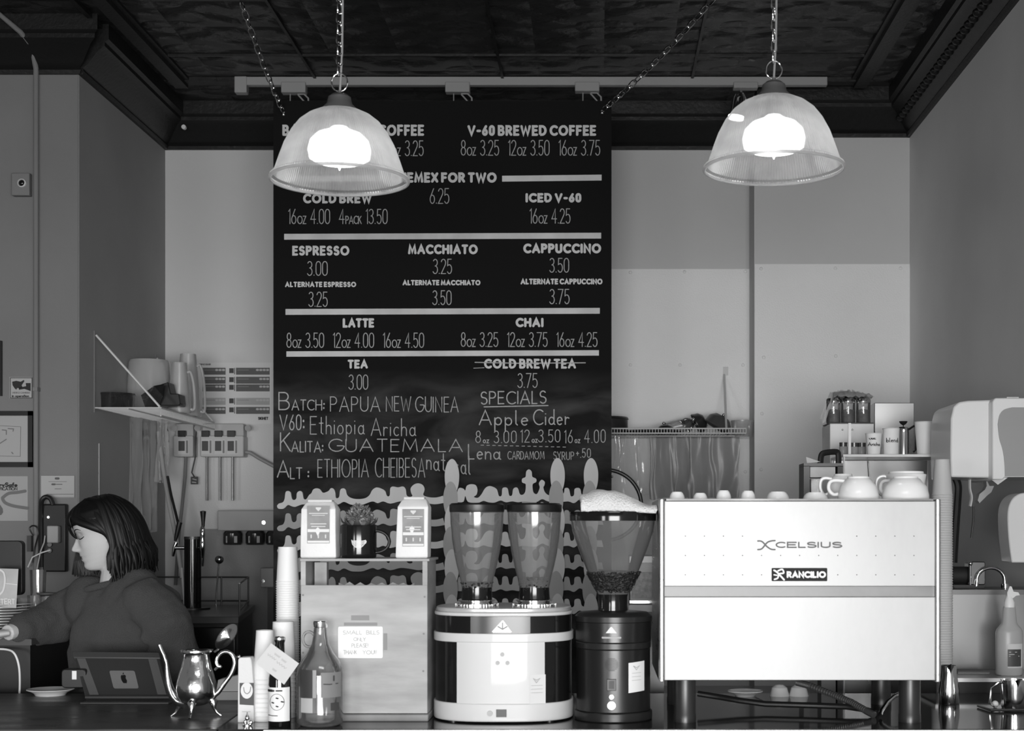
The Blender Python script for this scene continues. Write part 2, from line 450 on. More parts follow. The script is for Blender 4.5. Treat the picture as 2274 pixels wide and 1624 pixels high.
# wall pipe on the near left wall
b = MB(); b.tube([(X(84,DN),DN-.02,HK+.02),(X(84,DN),DN-.02,1.0),(X(84,DN),DN-.02,.2)], .011, 10)
b.tube([(X(84,DN),DN-.02,HK+.02),(X(82,DN),DN-.06,HK+.10),(X(70,DN),DN-.12,HK+.14),(X(30,DN),DN-.2,HC-.01),(-3,DN-.3,HC-.01)], .011, 10)
b.box(X(79,DN), X(90,DN), DN-.035, DN, Z(870,DN), Z(862,DN))
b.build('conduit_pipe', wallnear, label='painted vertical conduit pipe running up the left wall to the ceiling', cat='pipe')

DM = 6.486
back = thing('back_counter', 'low dark work counter along the back wall behind the menu board', 'counter', (.1, 6.8, 0))
MB().box(X(607,DM), XR-.004, 6.35, DCH-.006, .76, .80).build('worktop', mat('back_worktop', .3, .3, metal=.6), back)
MB().box(X(607,DM)+.02, XR-.006, 6.39, DCH-.008, 0, .758).build('cabinet_body', dark, back)
# ============================================================= MENU BOARD
DM = 6.486; bz0 = .80
board = thing('menu_board', 'tall black chalkboard coffee menu hanging in front of the back wall', 'menu board', (X(982,DM), DM, bz0))
chalk = bpy.data.materials.new('chalkboard'); chalk.use_nodes = True; nt = chalk.node_tree; bs = nt.nodes['Principled BSDF']
bs.inputs['Roughness'].default_value = .85; bs.inputs['Specular IOR Level'].default_value = .2
tc = nt.nodes.new('ShaderNodeTexCoord'); mp = nt.nodes.new('ShaderNodeMapping'); mp.inputs['Scale'].default_value = (1,1,2.6)
nt.links.new(tc.outputs['Object'], mp.inputs[0])
n1 = nt.nodes.new('ShaderNodeTexNoise'); n1.inputs['Scale'].default_value = 3; n1.inputs['Detail'].default_value = 8; n1.inputs['Distortion'].default_value = .6
nt.links.new(mp.outputs[0], n1.inputs['Vector'])
sep = nt.nodes.new('ShaderNodeSeparateXYZ'); nt.links.new(tc.outputs['Object'], sep.inputs[0])
rz = nt.nodes.new('ShaderNodeMapRange'); rz.inputs['From Min'].default_value = Z(890,DM)-bz0; rz.inputs['From Max'].default_value = Z(820,DM)-bz0
rz.inputs['To Min'].default_value = 1; rz.inputs['To Max'].default_value = .0
nt.links.new(sep.outputs[2], rz.inputs['Value'])
rn = nt.nodes.new('ShaderNodeMapRange'); rn.inputs['From Min'].default_value = .38; rn.inputs['From Max'].default_value = .72; rn.inputs['To Min'].default_value = .004; rn.inputs['To Max'].default_value = .062
nt.links.new(n1.outputs['Fac'], rn.inputs['Value'])
m1 = nt.nodes.new('ShaderNodeMath'); m1.operation = 'MULTIPLY'; nt.links.new(rn.outputs[0], m1.inputs[0]); nt.links.new(rz.outputs[0], m1.inputs[1])
m2 = nt.nodes.new('ShaderNodeMath'); m2.operation = 'ADD'; m2.inputs[1].default_value = .006; nt.links.new(m1.outputs[0], m2.inputs[0])
nt.links.new(m2.outputs[0], bs.inputs['Base Color'])
MB().box(X(607,DM), X(1358,DM), DM, DM+.02, bz0, Z(224,DM)).build('panel', chalk, board)
DT = DM-.0015
mp_ = plane(DT)
head = mat('menu_lettering', .62, .8); price = mat('menu_price_lettering', .40, .8, var=.05, vscale=30); chk = mat('chalk_lettering', .42, .9, var=.08, vscale=90)
barm = mat('menu_rule', .60, .8, var=.08, vscale=8)
HEADS = [("BATCH BREWED COFFEE",627,942,277,302,5.6),("V-60 BREWED COFFEE",1038,1324,278,302,5.6),("CHEMEX FOR TWO",866,1103,383,406,5.8),
 ("COLD BREW",673,826,430,452,5.4),("ICED V-60",1167,1291,429,450,5.4),("ESPRESSO",649,776,546,568,5.2),("MACCHIATO",906,1061,543,565,5.4),
 ("CAPPUCCINO",1162,1335,541,563,5.6),("ALTERNATE ESPRESSO",633,791,626,638,3),("ALTERNATE MACCHIATO",894,1067,622,634,3.2),("ALTERNATE CAPPUCCINO",1156,1338,619,632,3.4),
 ("LATTE",761,831,707,728,5.4),("CHAI",1145,1207,706,727,5.4),("TEA",772,817,799,819,5),("COLD BREW TEA",1075,1279,797,819,5)]
for s, x0, x1, y0, y1, w in HEADS:
    write(MB(), s, x0+w/2, x1-w/2, y0+w/2, y1-w/2, w, mp_, gap=.42, space=.26).build('heading_lettering', head, board, smooth=0)
PR = [("8~OZ~ 2.25  12~OZ~ 2.75  16~OZ~ 3.25",634,941,312,347),("8~OZ~ 3.25  12~OZ~ 3.50  16~OZ~ 3.75",1023,1333,311,346),("6.25",954,998,418,453),
 ("16~OZ~ 4.00  4~PACK~ 13.50",640,861,464,498),("16~OZ~ 4.25",1176,1267,463,497),("3.00",682,728,580,613),("3.25",961,1004,575,609),("3.50",1220,1264,573,606),
 ("3.25",685,728,648,682),("3.50",960,1003,645,678),("3.75",1220,1265,642,676),("8~OZ~ 3.50  12~OZ~ 4.00  16~OZ~ 4.50",636,942,739,773),
 ("8~OZ~ 3.25  12~OZ~ 3.75  16~OZ~ 4.25",1023,1327,738,771),("3.00",774,818,832,866),("3.75",1149,1194,829,862)]
for s, x0, x1, y0, y1 in PR:
    write_parts(s, x0+1, x1-1, y0+1, y1-1, 1.9, mp_, 'price_lettering', price, board)
for x0, x1, y0, y1 in ((1115,1336,389,402),(632,850,390,403),(631,1335,518,531),(634,1332,685,698),(636,1330,779,791)):
    b = MB(); b.add([mp_(x0,y0+1.5), mp_(x1,y0-1), mp_(x1,y1-1), mp_(x0,y1+1.5)], [(0,1,2,3)]); b.build('divider_rule', barm, board, smooth=0)
HD = [("B",619,642,872,910,2.6,0),("ATCH:",648,720,889,911,2.2,0),("PAPUA",734,844,882,914,2,0),("NEW",858,912,881,913,2,0),("GUINEA",923,1018,882,915,2,0),
 ("V60:",622,675,922,955,2.3,0),("Ethiopia",689,808,925,964,2,0),("Aricha",824,922,930,968,2,0),("K",623,645,962,1002,2.6,0),("ALITA:",648,717,981,1004,2.4,0),
 ("GUATEMALA",730,1027,976,1003,2.2,0),("A",616,641,1024,1060,2.8,0),("LT :",645,685,1039,1063,2.4,0),("ETHIOPIA",706,818,1021,1060,2,0),("CHEIBESA",834,943,1018,1060,2,0),
 ("natural",948,1044,1002,1042,2.4,-12),("SPECIALS",1068,1212,871,898,2.6,2),("Apple",1064,1172,912,944,2.6,0),("Cider",1185,1264,910,943,2.6,0),
 ("8~oz~ 3.00",1057,1146,958,984,1.8,1),("12~oz~3.50",1157,1244,956,983,1.8,1),("16~oz~ 4.00",1254,1344,956,984,1.8,1),
 ("Lena",1040,1110,988,1020,2.6,0),("CARDAMOM",1128,1208,1003,1020,1.6,0),("SYRUP",1229,1274,1004,1021,1.6,0),("+.50",1280,1311,997,1016,1.8,0)]
for s, x0, x1, y0, y1, w, rise in HD:
    write(MB(), s, x0, x1, y0, y1, w, mp_, jit=.5, rise=rise, gap=.24).build('chalk_lettering', chk, board, smooth=0)
b = MB(); b.ribbon([(1075,904),(1217,901)], 2.4, mp_); b.build('chalk_underline', chk, board, smooth=0)
b = MB(); b.ribbon([(1055,805),(1150,807),(1300,806)], 2.2, plane(DT-.001)); b.ribbon([(1052,818),(1075,817)], 1.5, mp_); b.build('chalk_strikethrough', chk, board, smooth=0)
b = MB()
for i in range(15): b.ribbon([(1068+i*13,989+i*.3),(1074+i*13,989+i*.3)], 1.6, mp_)
b.build('chalk_dashes', chk, board, smooth=0)
# stepped cut-out lettering, six rows of the same flowing outline
def smoothpts(P, n=5):
    out = []
    N = len(P)
    for i in range(N-1):
        p0 = P[max(i-1,0)]; p1 = P[i]; p2 = P[i+1]; p3 = P[min(i+2,N-1)]
        for k in range(n):
            t = k/n; t2 = t*t; t3 = t2*t
            out.append(tuple(.5*((2*p1[j])+(-p0[j]+p2[j])*t+(2*p0[j]-5*p1[j]+4*p2[j]-p3[j])*t2+(-p0[j]+3*p1[j]-3*p2[j]+p3[j])*t3) for j in (0,1)))
    out.append(P[-1]); return out
TOPL = [(617,1124),(621,1119),(630,1116),(634,1108),(636,1094),(641,1091),(647,1094),(650,1108),(655,1111),(660,1107),(661,1096),(667,1091),(673,1094),(676,1108),(682,1109),
 (688,1100),(693,1096),(697,1088),(704,1085),(712,1087),(719,1095),(731,1091),(736,1085),(742,1086),(746,1094),(747,1105),(751,1107),(755,1103),(757,1089),(763,1085),(769,1088),(772,1099),
 (780,1106),(795,1109),(812,1107),(822,1100),(828,1089),(838,1083),(851,1087),(857,1092),(860,1101),(864,1103),(867,1099),(868,1085),(874,1081),(885,1083),(896,1081),(902,1087),(904,1100),(910,1104),
 (917,1102),(914,1095),(913,1085),(920,1077),(930,1074),(940,1078),(944,1088),(941,1100),(955,1105),(972,1105),(989,1100)]
BOTL = [(989,1117),(972,1120),(960,1120),(945,1117),(930,1119),(912,1116),(890,1114),(868,1119),(852,1114),(840,1118),(828,1114),(808,1121),(795,1122),(780,1121),(765,1115),(752,1121),(736,1117),(715,1122),(690,1121),(672,1121),(658,1126),(650,1125),(641,1122),(632,1130),(620,1130),(617,1124)]
TOPR = [(1015,1110),(1017,1090),(1022,1084),(1030,1086),(1034,1090),(1037,1080),(1046,1076),(1057,1078),(1061,1088),(1059,1099),(1053,1104),(1062,1106),(1070,1098),(1078,1085),(1088,1080),(1100,1084),(1105,1090),(1108,1101),(1112,1103),
 (1115,1099),(1116,1086),(1122,1083),(1128,1086),(1131,1100),(1135,1102),(1138,1099),(1140,1087),(1146,1083),(1151,1086),(1155,1098),(1162,1099),(1167,1092),(1168,1080),(1167,1075),(1160,1072),(1160,1064),(1166,1061),(1168,1058),(1169,1048),(1175,1043),(1181,1048),(1182,1058),(1185,1061),(1191,1064),(1191,1071),(1184,1075),(1183,1082),(1185,1094),
 (1192,1098),(1197,1090),(1199,1082),(1197,1074),(1203,1066),(1210,1071),(1209,1079),(1207,1083),(1210,1093),(1218,1100),(1230,1100),(1240,1098),(1252,1096),(1254,1086),(1259,1084),(1264,1087),(1267,1101),(1271,1103),(1275,1099),(1276,1087),(1283,1084),(1289,1087),(1292,1099),(1302,1102),(1325,1102),(1340,1102)]
BOTR = [(1340,1117),(1300,1114),(1287,1110),(1275,1118),(1262,1114),(1240,1116),(1217,1114),(1204,1109),(1190,1116),(1165,1114),(1151,1116),(1138,1114),(1124,1116),(1112,1112),(1098,1117),(1085,1116),(1074,1113),(1060,1118),(1040,1115),(1034,1102),(1030,1115),(1017,1116)]
pl = [mat('cutout_light', .66, .7, bump=.1, bscale=40, var=.03, vscale=14, stretch=(1,1,.2)), mat('cutout_mid', .42, .7, bump=.1, bscale=40, var=.03, vscale=14, stretch=(1,1,.2))]
for r in range(6):
    for Tp, Bt in ((TOPL,BOTL),(TOPR,BOTR)):
        pts = smoothpts(Tp,3)[:-1]+smoothpts(Bt,3)
        dd = DM-.008-.0012*(5-r)
        q = [( X(x,DM), Z(y+r*49.2,DM)) for x, y in pts]
        b = MB(); b.prism(q, dd-.004, DM-.002)
        b.build('cutout_wave_layer', pl[[0,1,0,1,1,0][r]], board, smooth=0)
for cx, ytop, n in ((1003,1022,8),(1237,1020,8),(1311,1020,8)):
    for k in range(n-1):
        cy = ytop+32+k*50; ht = 34
        pts = [(X(cx+(-1 if k%2 else 1)*1.5+16*math.cos(t)*(1-.10*math.sin(t)),DM), Z(cy-ht*math.sin(t) if math.sin(t)>0 else cy-46*math.sin(t),DM)) for t in [2*PI*i/36 for i in range(36)]]
        b = MB(); b.prism(pts, DM-.018-.0015*k, DM-.016-.0015*k+.001)
        b.build('cutout_petal', pl[k%2], board, smooth=0)
# ============================================================= chains holding the board
def chain_mesh(b, p0, p1, ll, lw, r, sag=0):
    p0 = Vector(p0); p1 = Vector(p1); L = (p1-p0).length; n = max(2, round(L/(ll*.78)))
    d = (p1-p0)/n; t = d.normalized()
    s1 = t.cross(Vector((0,1,0))) if abs(t.y) < .95 else t.cross(Vector((1,0,0)))
    s1.normalize(); s2 = t.cross(s1)
    for i in range(n):
        c = p0+d*(i+.5)+Vector((0,0,-sag*math.sin(PI*(i+.5)/n)))
        a = s1 if i % 2 else s2
        a = (a*math.cos(.5)+(s2 if i%2 else s1)*math.sin(.5))
        pts = []
        for k in range(12):
            th = 2*PI*k/12
            pts.append(c+t*(math.cos(th)*ll*.36+(1 if math.cos(th)>0 else -1)*ll*.13)+a*math.sin(th)*lw/2)
        b.tube(pts, r, 6, closed=True)
    return b
for p0, p1, lab in (((630,250,6.48),(535,4,5.985),'thin steel chain rising from the left top corner of the menu board'),
                    ((1337,246,6.48),(1585,-4,5.95),'thin steel chain rising from the right top corner of the menu board')):
    a = W(*p0); c = Vector((X(p1[0],p1[2]), p1[2], HC))
    b = chain_mesh(MB(), a, c, .050, .021, .0027, .02)
    b.ball(a+Vector((0,0,-.01)), .008); b.tube([a, a+Vector((0,.012,0))], .004)
    b.build('hanging_chain', steel, label=lab, cat='chain', group='chains holding the menu board')
# ============================================================= track light
DTK = 6.99
trk = thing('track_light', 'long pale ceiling track light running above the menu board', 'track light', (X(1180,DTK), DTK, HC-.04))
tw = mat('track_paint', .34, .5)
MB().box(X(545,DTK), X(1843,6.9), DTK-.018, DTK+.018, HC-.042, HC-.002).build('track_rail', tw, trk, bevel=.003)
MB().box(X(523,DTK), X(550,DTK), DTK-.024, DTK+.024, HC-.078, HC-.002).build('power_feed', tw, trk, bevel=.003)
for px, py in ((656,196),(1019,195),(1306,193),(1657,186)):
    hb = MB().box(X(px-29,DTK), X(px+25,DTK), DTK-.03, DTK+.02, Z(py+13,DTK), HC-.03).build('track_adapter', tw, trk, bevel=.003)
    c = W(px+5, py+13, DTK)
    if px < 1600:
        b = MB().tube([c, c+Vector((.03,0,0)), c+Vector((.05,0,-.02)), c+Vector((.052,0,-.07))], .004)
        b.tube([c+Vector((0,.01,0)), c+Vector((.04,.01,-.045)), c+Vector((.012,.01,-.07))], .004)
        b.tube([c+Vector((-.035,0,0)), c+Vector((-.035,0,-.06))], .0025)
        b.lathe([(.028,-.07),(.034,-.09),(.034,-.17),(.028,-.19)], c+Vector((0,0,0)), 20, cap=True)
        b.build('lamp_fitting', tw, trk)
    else:
        c = W(1642, 198, DTK)
        b = MB(); b.tube([c, c+Vector((.02,-.01,-.03)), c+Vector((.03,-.01,-.05)), c+Vector((.0,-.01,-.06))], .004); b.build('yoke', chrome, trk)
        Mx = Matrix.Translation(c+Vector((0,0,-.03))) @ Matrix.Rotation(.15, 4, 'Y')
        b = MB(); b.lathe([(.001,.005),(.026,.0),(.032,-.02),(.034,-.08),(.040,-.10)], (0,0,0), 24, M=Mx); s_ = b.build('spot_head', chrome, trk)
        b = MB(); b.lathe([(.001,-.092),(.036,-.094),(.037,-.112),(.001,-.113)], (0,0,0), 24, M=Mx); b.build('bulb', mat('spot_bulb', .9, .3, emit=6), s_)
MB().tube([W(410,284,DB-.14)+Vector((0,0,0)), W(410,284,DB-.14)+Vector((0,-.02,0))], .011, 12).build('ceiling_sensor', whitep, label='small round white sensor on black crown moulding at left corner', cat='sensor')
# ============================================================= pendants
shade = bpy.data.materials.new('ribbed_glass'); shade.use_nodes = True; nt = shade.node_tree
out = nt.nodes['Material Output']; pb = nt.nodes['Principled BSDF']; pb.inputs['Base Color'].default_value = (.5,.5,.5,1); pb.inputs['Roughness'].default_value = .12; pb.inputs['Specular IOR Level'].default_value = .8
tl = nt.nodes.new('ShaderNodeBsdfTranslucent'); tl.inputs['Color'].default_value = (.88,.88,.88,1)
tp = nt.nodes.new('ShaderNodeBsdfTransparent'); tp.inputs['Color'].default_value = (.8,.8,.8,1)
wv = nt.nodes.new('ShaderNodeTexNoise'); wv.inputs['Scale'].default_value = 6; wv.inputs['Detail'].default_value = 6
tcc = nt.nodes.new('ShaderNodeTexCoord'); nt.links.new(tcc.outputs['Object'], wv.inputs['Vector'])
m1 = nt.nodes.new('ShaderNodeMixShader'); m1.inputs[0].default_value = .5
m2 = nt.nodes.new('ShaderNodeMixShader')
mr = nt.nodes.new('ShaderNodeMapRange'); mr.inputs['From Min'].default_value = .35; mr.inputs['From Max'].default_value = .65; mr.inputs['To Min'].default_value = .62; mr.inputs['To Max'].default_value = .28
nt.links.new(wv.outputs['Fac'], mr.inputs['Value']); nt.links.new(mr.outputs[0], m2.inputs[0])
nt.links.new(pb.outputs[0], m1.inputs[1]); nt.links.new(tl.outputs[0], m1.inputs[2]); nt.links.new(m1.outputs[0], m2.inputs[1]); nt.links.new(tp.outputs[0], m2.inputs[2]); nt.links.new(m2.outputs[0], out.inputs['Surface'])
capm = mat('lamp_cap', .16, .45, metal=.5)
bulbm = mat('bulb_glow', 1, .3, emit=2.6)
def pendant(cx, ycen, half, dp, lab):
    k = dp/F; c = W(cx, ycen, dp); r = half*k
    t = thing('pendant_lamp', lab, 'pendant lamp', c, 'pendant lamps over the counter')
    sc = r/.184
    prof = [(.040,.183),(.060,.180),(.085,.168),(.108,.150),(.128,.124),(.146,.090),(.160,.052),(.170,.022),(.176,.008),(.184,.004),(.186,-.004),(.180,-.008)]
    prof = [(a*sc, z*sc) for a, z in prof]
    b = MB().lathe(prof, c, 288, ribs=1, rib=.006); s_ = b.build('shade', shade, t, smooth=25)
    b = MB().tube([c+Vector((r*math.cos(a), r*math.sin(a), -.004)) for a in [2*PI*i/64 for i in range(64)]], .0042*sc, 8, closed=True); b.build('rim', shade, s_)
    top = c.z+.178*sc
    b = MB().lathe([(.052,-.004),(.050,.006),(.034,.022),(.030,.040),(.020,.048),(.006,.050),(.005,.058)], (c.x,c.y,top), 32, cap=True); b.build('cap', capm, t)
    b = MB().lathe([(.014,.125),(.030,.112),(.060,.100),(.078,.082),(.084,.058),(.080,.036),(.062,.026),(.034,.020),(.005,.014),(.001,.004)], (c.x,c.y,c.z+.018), 28); bl = b.build('bulb', bulbm, t)
    b = MB().lathe([(.02,.165),(.02,.115),(.012,.112)], (c.x,c.y,c.z+.005), 20, cap=True); b.build('socket', capm, t)
    rc = Vector((c.x, c.y, top+.058+.022))
    b = MB().tube([rc+Vector((.021*math.cos(a), 0, .024*math.sin(a))) for a in [2*PI*i/28 for i in range(28)]], .0022, 8, closed=True); b.build('ring', steel, t)
    b = chain_mesh(MB(), rc+Vector((0,0,.02)), (c.x, c.y, HC), .036, .017, .0020); b.build('chain', steel, t)
    b = MB().tube([rc+Vector((0,.004,-.03)), rc+Vector((.006,.004,.08)), Vector((c.x+.008,c.y+.004,c.z+.5)), Vector((c.x+.004,c.y+.004,HC))], .003); b.build('cord', mat('clear_cord', .3, .3), t)
    L = bpy.data.lights.new('pendant_light', 'POINT'); L.energy = 1.0; L.shadow_soft_size = .05
    lo = bpy.data.objects.new('pendant_light', L); col.objects.link(lo); lo.location = (c.x, c.y, c.z-.02)
    return t
pendant(754, 397, 152, 3.95, 'left ribbed glass dome pendant lamp hanging in front of the menu board')
pendant(1718.5, 372, 155, 3.95, 'right ribbed glass dome pendant lamp hanging above the espresso machine')

# ============================================================= counters
woodc = mat('dark_wood_counter', .045, .35, var=.03, vscale=4, stretch=(1,3,1), rvar=.12)
gran = mat('glossy_counter', .05, .07, metal=.6, var=.02, vscale=5)
xs = X(520, dz(1600))
b = MB().box(-4.2, xs-.15, 3.84, 4.69, ZC-.04, ZC); 
b = MB().extr([(-4.2,3.86),(X(490,3.9),3.86),(X(560,4.4),4.40),(X(560,4.4)-.02,4.69),(-4.2,4.69)], ZC-.04, ZC)
ct = b.build('wood_counter', woodc, label='dark wooden service counter top at the left under the teapot and tablet', cat='counter', bevel=.003)
MB().box(-4.2, X(520,4)-.02, 3.93, 4.62, 0, ZC-.04).build('front_panel', dark, ct) if False else None
b = MB().extr([(X(490,3.9)+.004,3.86),(XR-.003,3.86),(XR-.003,4.69),(X(560,4.4)-.016,4.69),(X(560,4.4)+.004,4.40)], ZC-.03, ZC)
ct2 = b.build('glossy_counter', gran, label='glossy dark counter top carrying the grinders and espresso machine', cat='counter')
MB().box(X(500,3.85)+.1, XR-.004, 3.845, 3.858, ZC-.03, ZC-.001).build('edge_strip', steelb, ct2, label='bright metal edge strip')
b = MB().box(-4.2, XR-.01, 3.95, 4.6, .0, ZC-.042); b.build('counter_cabinet', dark, label='dark counter base cabinet below the counter tops', cat='cabinet')
# ============================================================= TWIN GRINDER
def latpx(b, cx, d, prof, seg=40, cap=False, sy=1, **k):
    c = W(cx, CY, d); q = [(max(1e-4,h*d/F), (CY-y)/F*d) for h, y in prof]
    return b.lathe(q, c, seg, 1, sy, cap=cap, **k)
def superfoot(cx, cy, rx, ry, n=48, e=2.6):
    out = []
    for i in range(n):
        t = 2*PI*i/n; c, s_ = math.cos(t), math.sin(t)
        out.append((cx+rx*math.copysign(abs(c)**(2/e), c), cy+ry*math.copysign(abs(s_)**(2/e), s_)))
    return out
def scoff(pts, k, c): return [(c[0]+(x-c[0])*k, c[1]+(y-c[1])*k) for x, y in pts]
beanm = mat('coffee_beans', .022, .35, bump=1, bscale=110, var=.015, vscale=120)
def beans(b, c, r, z0, z1, r1, n, seed=1):
    rr = random.Random(seed)
    b.lathe([(r*.96,z0),(r1*.96,z1-.008),(r1*.6,z1-.004),(.001,z1)], (c[0],c[1],0), 28)
    for i in range(n):
        a = rr.uniform(0,2*PI); t = rr.random(); q = rr.random()
        if q < .5: rad = r1*math.sqrt(rr.random())*.93; z = z1-.004
        else: rad = (r+(r1-r)*t)*.945; z = z0+(z1-z0)*t-.002
        Mx = Matrix.Translation((c[0]+rad*math.cos(a), c[1]+rad*math.sin(a), z)) @ Matrix.Rotation(rr.uniform(0,6),4,'Z') @ Matrix.Rotation(rr.uniform(0,3),4,'X')
        b.ball((0,0,0), .0058, .0042, .0032, 7, 5, M=Mx)
    return b
gx = X(1119.5, 4.13); gy = 4.13; fd = 3.965
g = thing('twin_coffee_grinder', 'white twin-hopper coffee grinder with black side panels on the counter', 'coffee grinder', (gx, gy, ZC))
rx = 154*4.13/F; ry = .165
foot = superfoot(gx, gy, rx, ry)
zt = lambda y: Z(y, fd)
MB().extr(foot, ZC+.004, zt(1564)).build('base', whiteg, g, bevel=.003)
MB().extr(scoff(foot,.975,(gx,gy)), zt(1564), zt(1428)).build('side_panel', blackg, g, label='glossy black side panels')
arc = [p for p in scoff(foot,.985,(gx,gy)) if p[1] < gy and abs(p[0]-gx) < .118]
arc.sort()
ex = [(gx-.117, 0), (gx+.117, 0)]
def fy(x, k=.985):
    u = min(1, abs(x-gx)/(rx*k)); return gy-ry*k*(1-u**2.6)**(1/2.6)
xs_ = [gx-.118+.236*i/20 for i in range(21)]
MB().extr([(x, fy(x)) for x in xs_]+[(gx+.118, gy), (gx-.118, gy)], zt(1564), zt(1428)).build('front_panel', whiteg, g)
MB().extr(scoff(foot,1.0,(gx,gy)), zt(1428), zt(1408)).build('band', whiteg, g, bevel=.002)
MB().extr(scoff(foot,.975,(gx,gy)), zt(1408), zt(1370)).build('upper_housing', blackg, g)
xq = [gx-.080+.160*i/10 for i in range(11)]
MB().extr([(x, fy(x)-.001) for x in xq]+[(gx+.08, gy), (gx-.08, gy)], zt(1407.5), zt(1370.5)).build('chrome_plate', mat('dark_chrome', .04, .22), g, label='mirror chrome badge plate')
MB().extr(scoff(foot,.99,(gx,gy)), zt(1370), zt(1362)).build('top_plate', whiteg, g, bevel=.003)
tp2 = MB().extr(scoff(foot,.965,(gx,gy)), zt(1362), zt(1352)); tp2.build('top_lid', mat('lid_enamel', .6, .25, metal=.4), g, bevel=.003)
def frontmap(off=.002): return lambda px, py: Vector((X(px,fd), fy(X(px,fd))-off, Z(py,fd)))
fm = frontmap()
def polypx(b, pts, mp): return b.add([mp(*p) for p in pts], [tuple(range(len(pts)))])
em = mat('emblem_white', .75, .5)
b = polypx(MB(), [(1115,1378),(1118,1378),(1137,1404),(1134,1406),(1095,1406),(1092,1403)], fm); eb = b.build('triangle_emblem', em, g)
b = MB(); b.ribbon([(1106,1392),(1116,1398),(1126,1392)], 2, frontmap(.003)); b.ribbon([(1116,1384),(1116,1397)], 1.6, frontmap(.003)); b.build('emblem_mark', greyd, eb)
for px, py in ((1115.5,1454),(1105,1473),(1127,1473)):
    c = fm(px, py); MB().tube([c, c-Vector((0,.002,0))], .0055, 16).build('screw', greyp, g)
b = MB(); b.box(X(1102,fd), X(1125,fd), fm(1113,0).y-.003, fm(1113,0).y+.01, zt(1593), zt(1576)); b.build('rocker_switch', black, g)
c = fm(1088,1585); MB().tube([c, c-Vector((0,.004,0))], .0075, 20).build('push_button', greyp, g)
b = MB(); polypx(b, [(1176,1500),(1211,1500),(1211,1565),(1176,1565)], frontmap(.0015)); st = b.build('sticker', mat('sticker_white', .66, .6), g)
b = MB(); b.ribbon([(1184,1508),(1191,1518),(1199,1508),(1191,1512),(1184,1508)], 1.6, frontmap(.003))
for yy in (1524,1532,1540): b.ribbon([(1180,yy),(1204,yy)], .8, frontmap(.003))
b.build('sticker_print', greyp, st)
# hoppers
def hopper(px, d, beany, seed, wd=1.0):
    cx = X(px,d)
    b = latpx(MB(), px, d, [(31,1320),(33,1305),(37,1285),(44,1258),(50,1230),(55,1198),(58,1165),(59.5,1136)], 56)
    hp = b.build('hopper', hopperm, g, smooth=60)
    b = latpx(MB(), px, d, [(50,1139),(60,1138),(61,1134),(61,1122),(56,1118),(2,1117)], 48); b.build('lid', black, hp)
    b = latpx(MB(), px, d, [(33,1335),(34,1330),(33,1302),(31,1300)], 40, cap=True); b.build('hopper_collar', blackg, hp)
    b = beans(MB(), (cx, d), .038, Z(1312,d), Z(beany,d), .044, 160, seed); o_ = b.build('coffee_beans', beanm, hp); o_['kind'] = 'stuff'
    b = latpx(MB(), px, d, [(35,1340),(38,1336),(41,1334),(42,1332)], 40, cap=True); b.build('ring', steel, g)
    b = MB(); r0 = 44*d/F; zz = Z(1351,d)
    b.lathe([(r0,0),(r0,.012),(r0*.93,.015),(.001,.016)], (cx,d,zz), 40)
    for k in range(40):
        a = 2*PI*k/40; Mx = Matrix.Translation((cx,d,zz+.006)) @ Matrix.Rotation(a,4,'Z')
        b.box(r0-.001, r0+.005, -.0022, .0022, -.006, .006, Mx)
    b.build('adjustment_gear', steel, g)
hopper(1059, 4.11, 1292, 1); hopper(1186.5, 4.11, 1282, 2)
for sx_i in (-1,1):
    MB().cyl((gx+sx_i*.13, gy-.11, ZC), .014, .006).build('foot', black, g); MB().cyl((gx+sx_i*.13, gy+.11, ZC), .014, .006).build('foot', black, g)

# ============================================================= SINGLE GRINDER
hx, hy = X(1362,4.08), 4.08; hr = 88*4.08/F; hf = hy-hr*.98
g2 = thing('coffee_grinder', 'dark metal single-hopper coffee grinder beside the espresso machine', 'coffee grinder', (hx, hy, ZC))
gm = mat('grinder_anthracite', .045, .30, metal=.75, rvar=.04); gm2 = mat('grinder_dark', .03, .3, metal=.4)
MB().cyl((hx,hy,ZC), hr*.98, Z(1586,hf)-ZC, 56).build('base', gm2, g2, bevel=.003)
MB().cyl((hx,hy,Z(1586,hf)), hr*.93, Z(1445,hf)-Z(1586,hf), 56).build('body', gm, g2, bevel=.002)
MB().cyl((hx,hy,Z(1445,hf)), hr*.945, Z(1430,hf)-Z(1445,hf), 56).build('ring', gm2, g2, bevel=.002)
MB().cyl((hx,hy,Z(1430,hf)), hr*.95, Z(1384,hf)-Z(1430,hf), 56).build('shoulder', gm, g2, bevel=.002)
MB().lathe([(hr*.97,0),(hr*.97,.014),(hr*.86,.024),(.03,.030)], (hx,hy,Z(1384,hf)), 56).build('top_plate', gm2, g2, smooth=50)
def hmap(off=.001, rr=.95):
    def f(px, py):
        x = X(px,hf); u = max(-.98,min(.98,(x-hx)/(hr*rr))); return Vector((x, hy-hr*rr*math.sqrt(1-u*u)-off, Z(py,hf)))
    return f
b = MB(); polypx(b, [(1356,1393),(1359,1393),(1370,1407),(1345,1407)], hmap()); b.build('triangle_emblem', em, g2)
b = MB(); write(b, 'GRINDER', 1338, 1378, 1414, 1420, 1.3, hmap(.0015)) if False else b.ribbon([(1338+5*q,1417) for q in range(9)], 4, hmap(.0015)); b.build('name_bar', mat('name_bar_grey', .4, .5), g2)
b = MB()
for k in range(9):
    yy = -13+k*3.3; hw = math.sqrt(max(1,15.5**2-yy**2)); b.ribbon([(1358+(hw-1)*(q/5-1),1477+yy) for q in range(11)], 1.9, hmap(.0014,.93))
b.build('speaker_grille', black, g2)
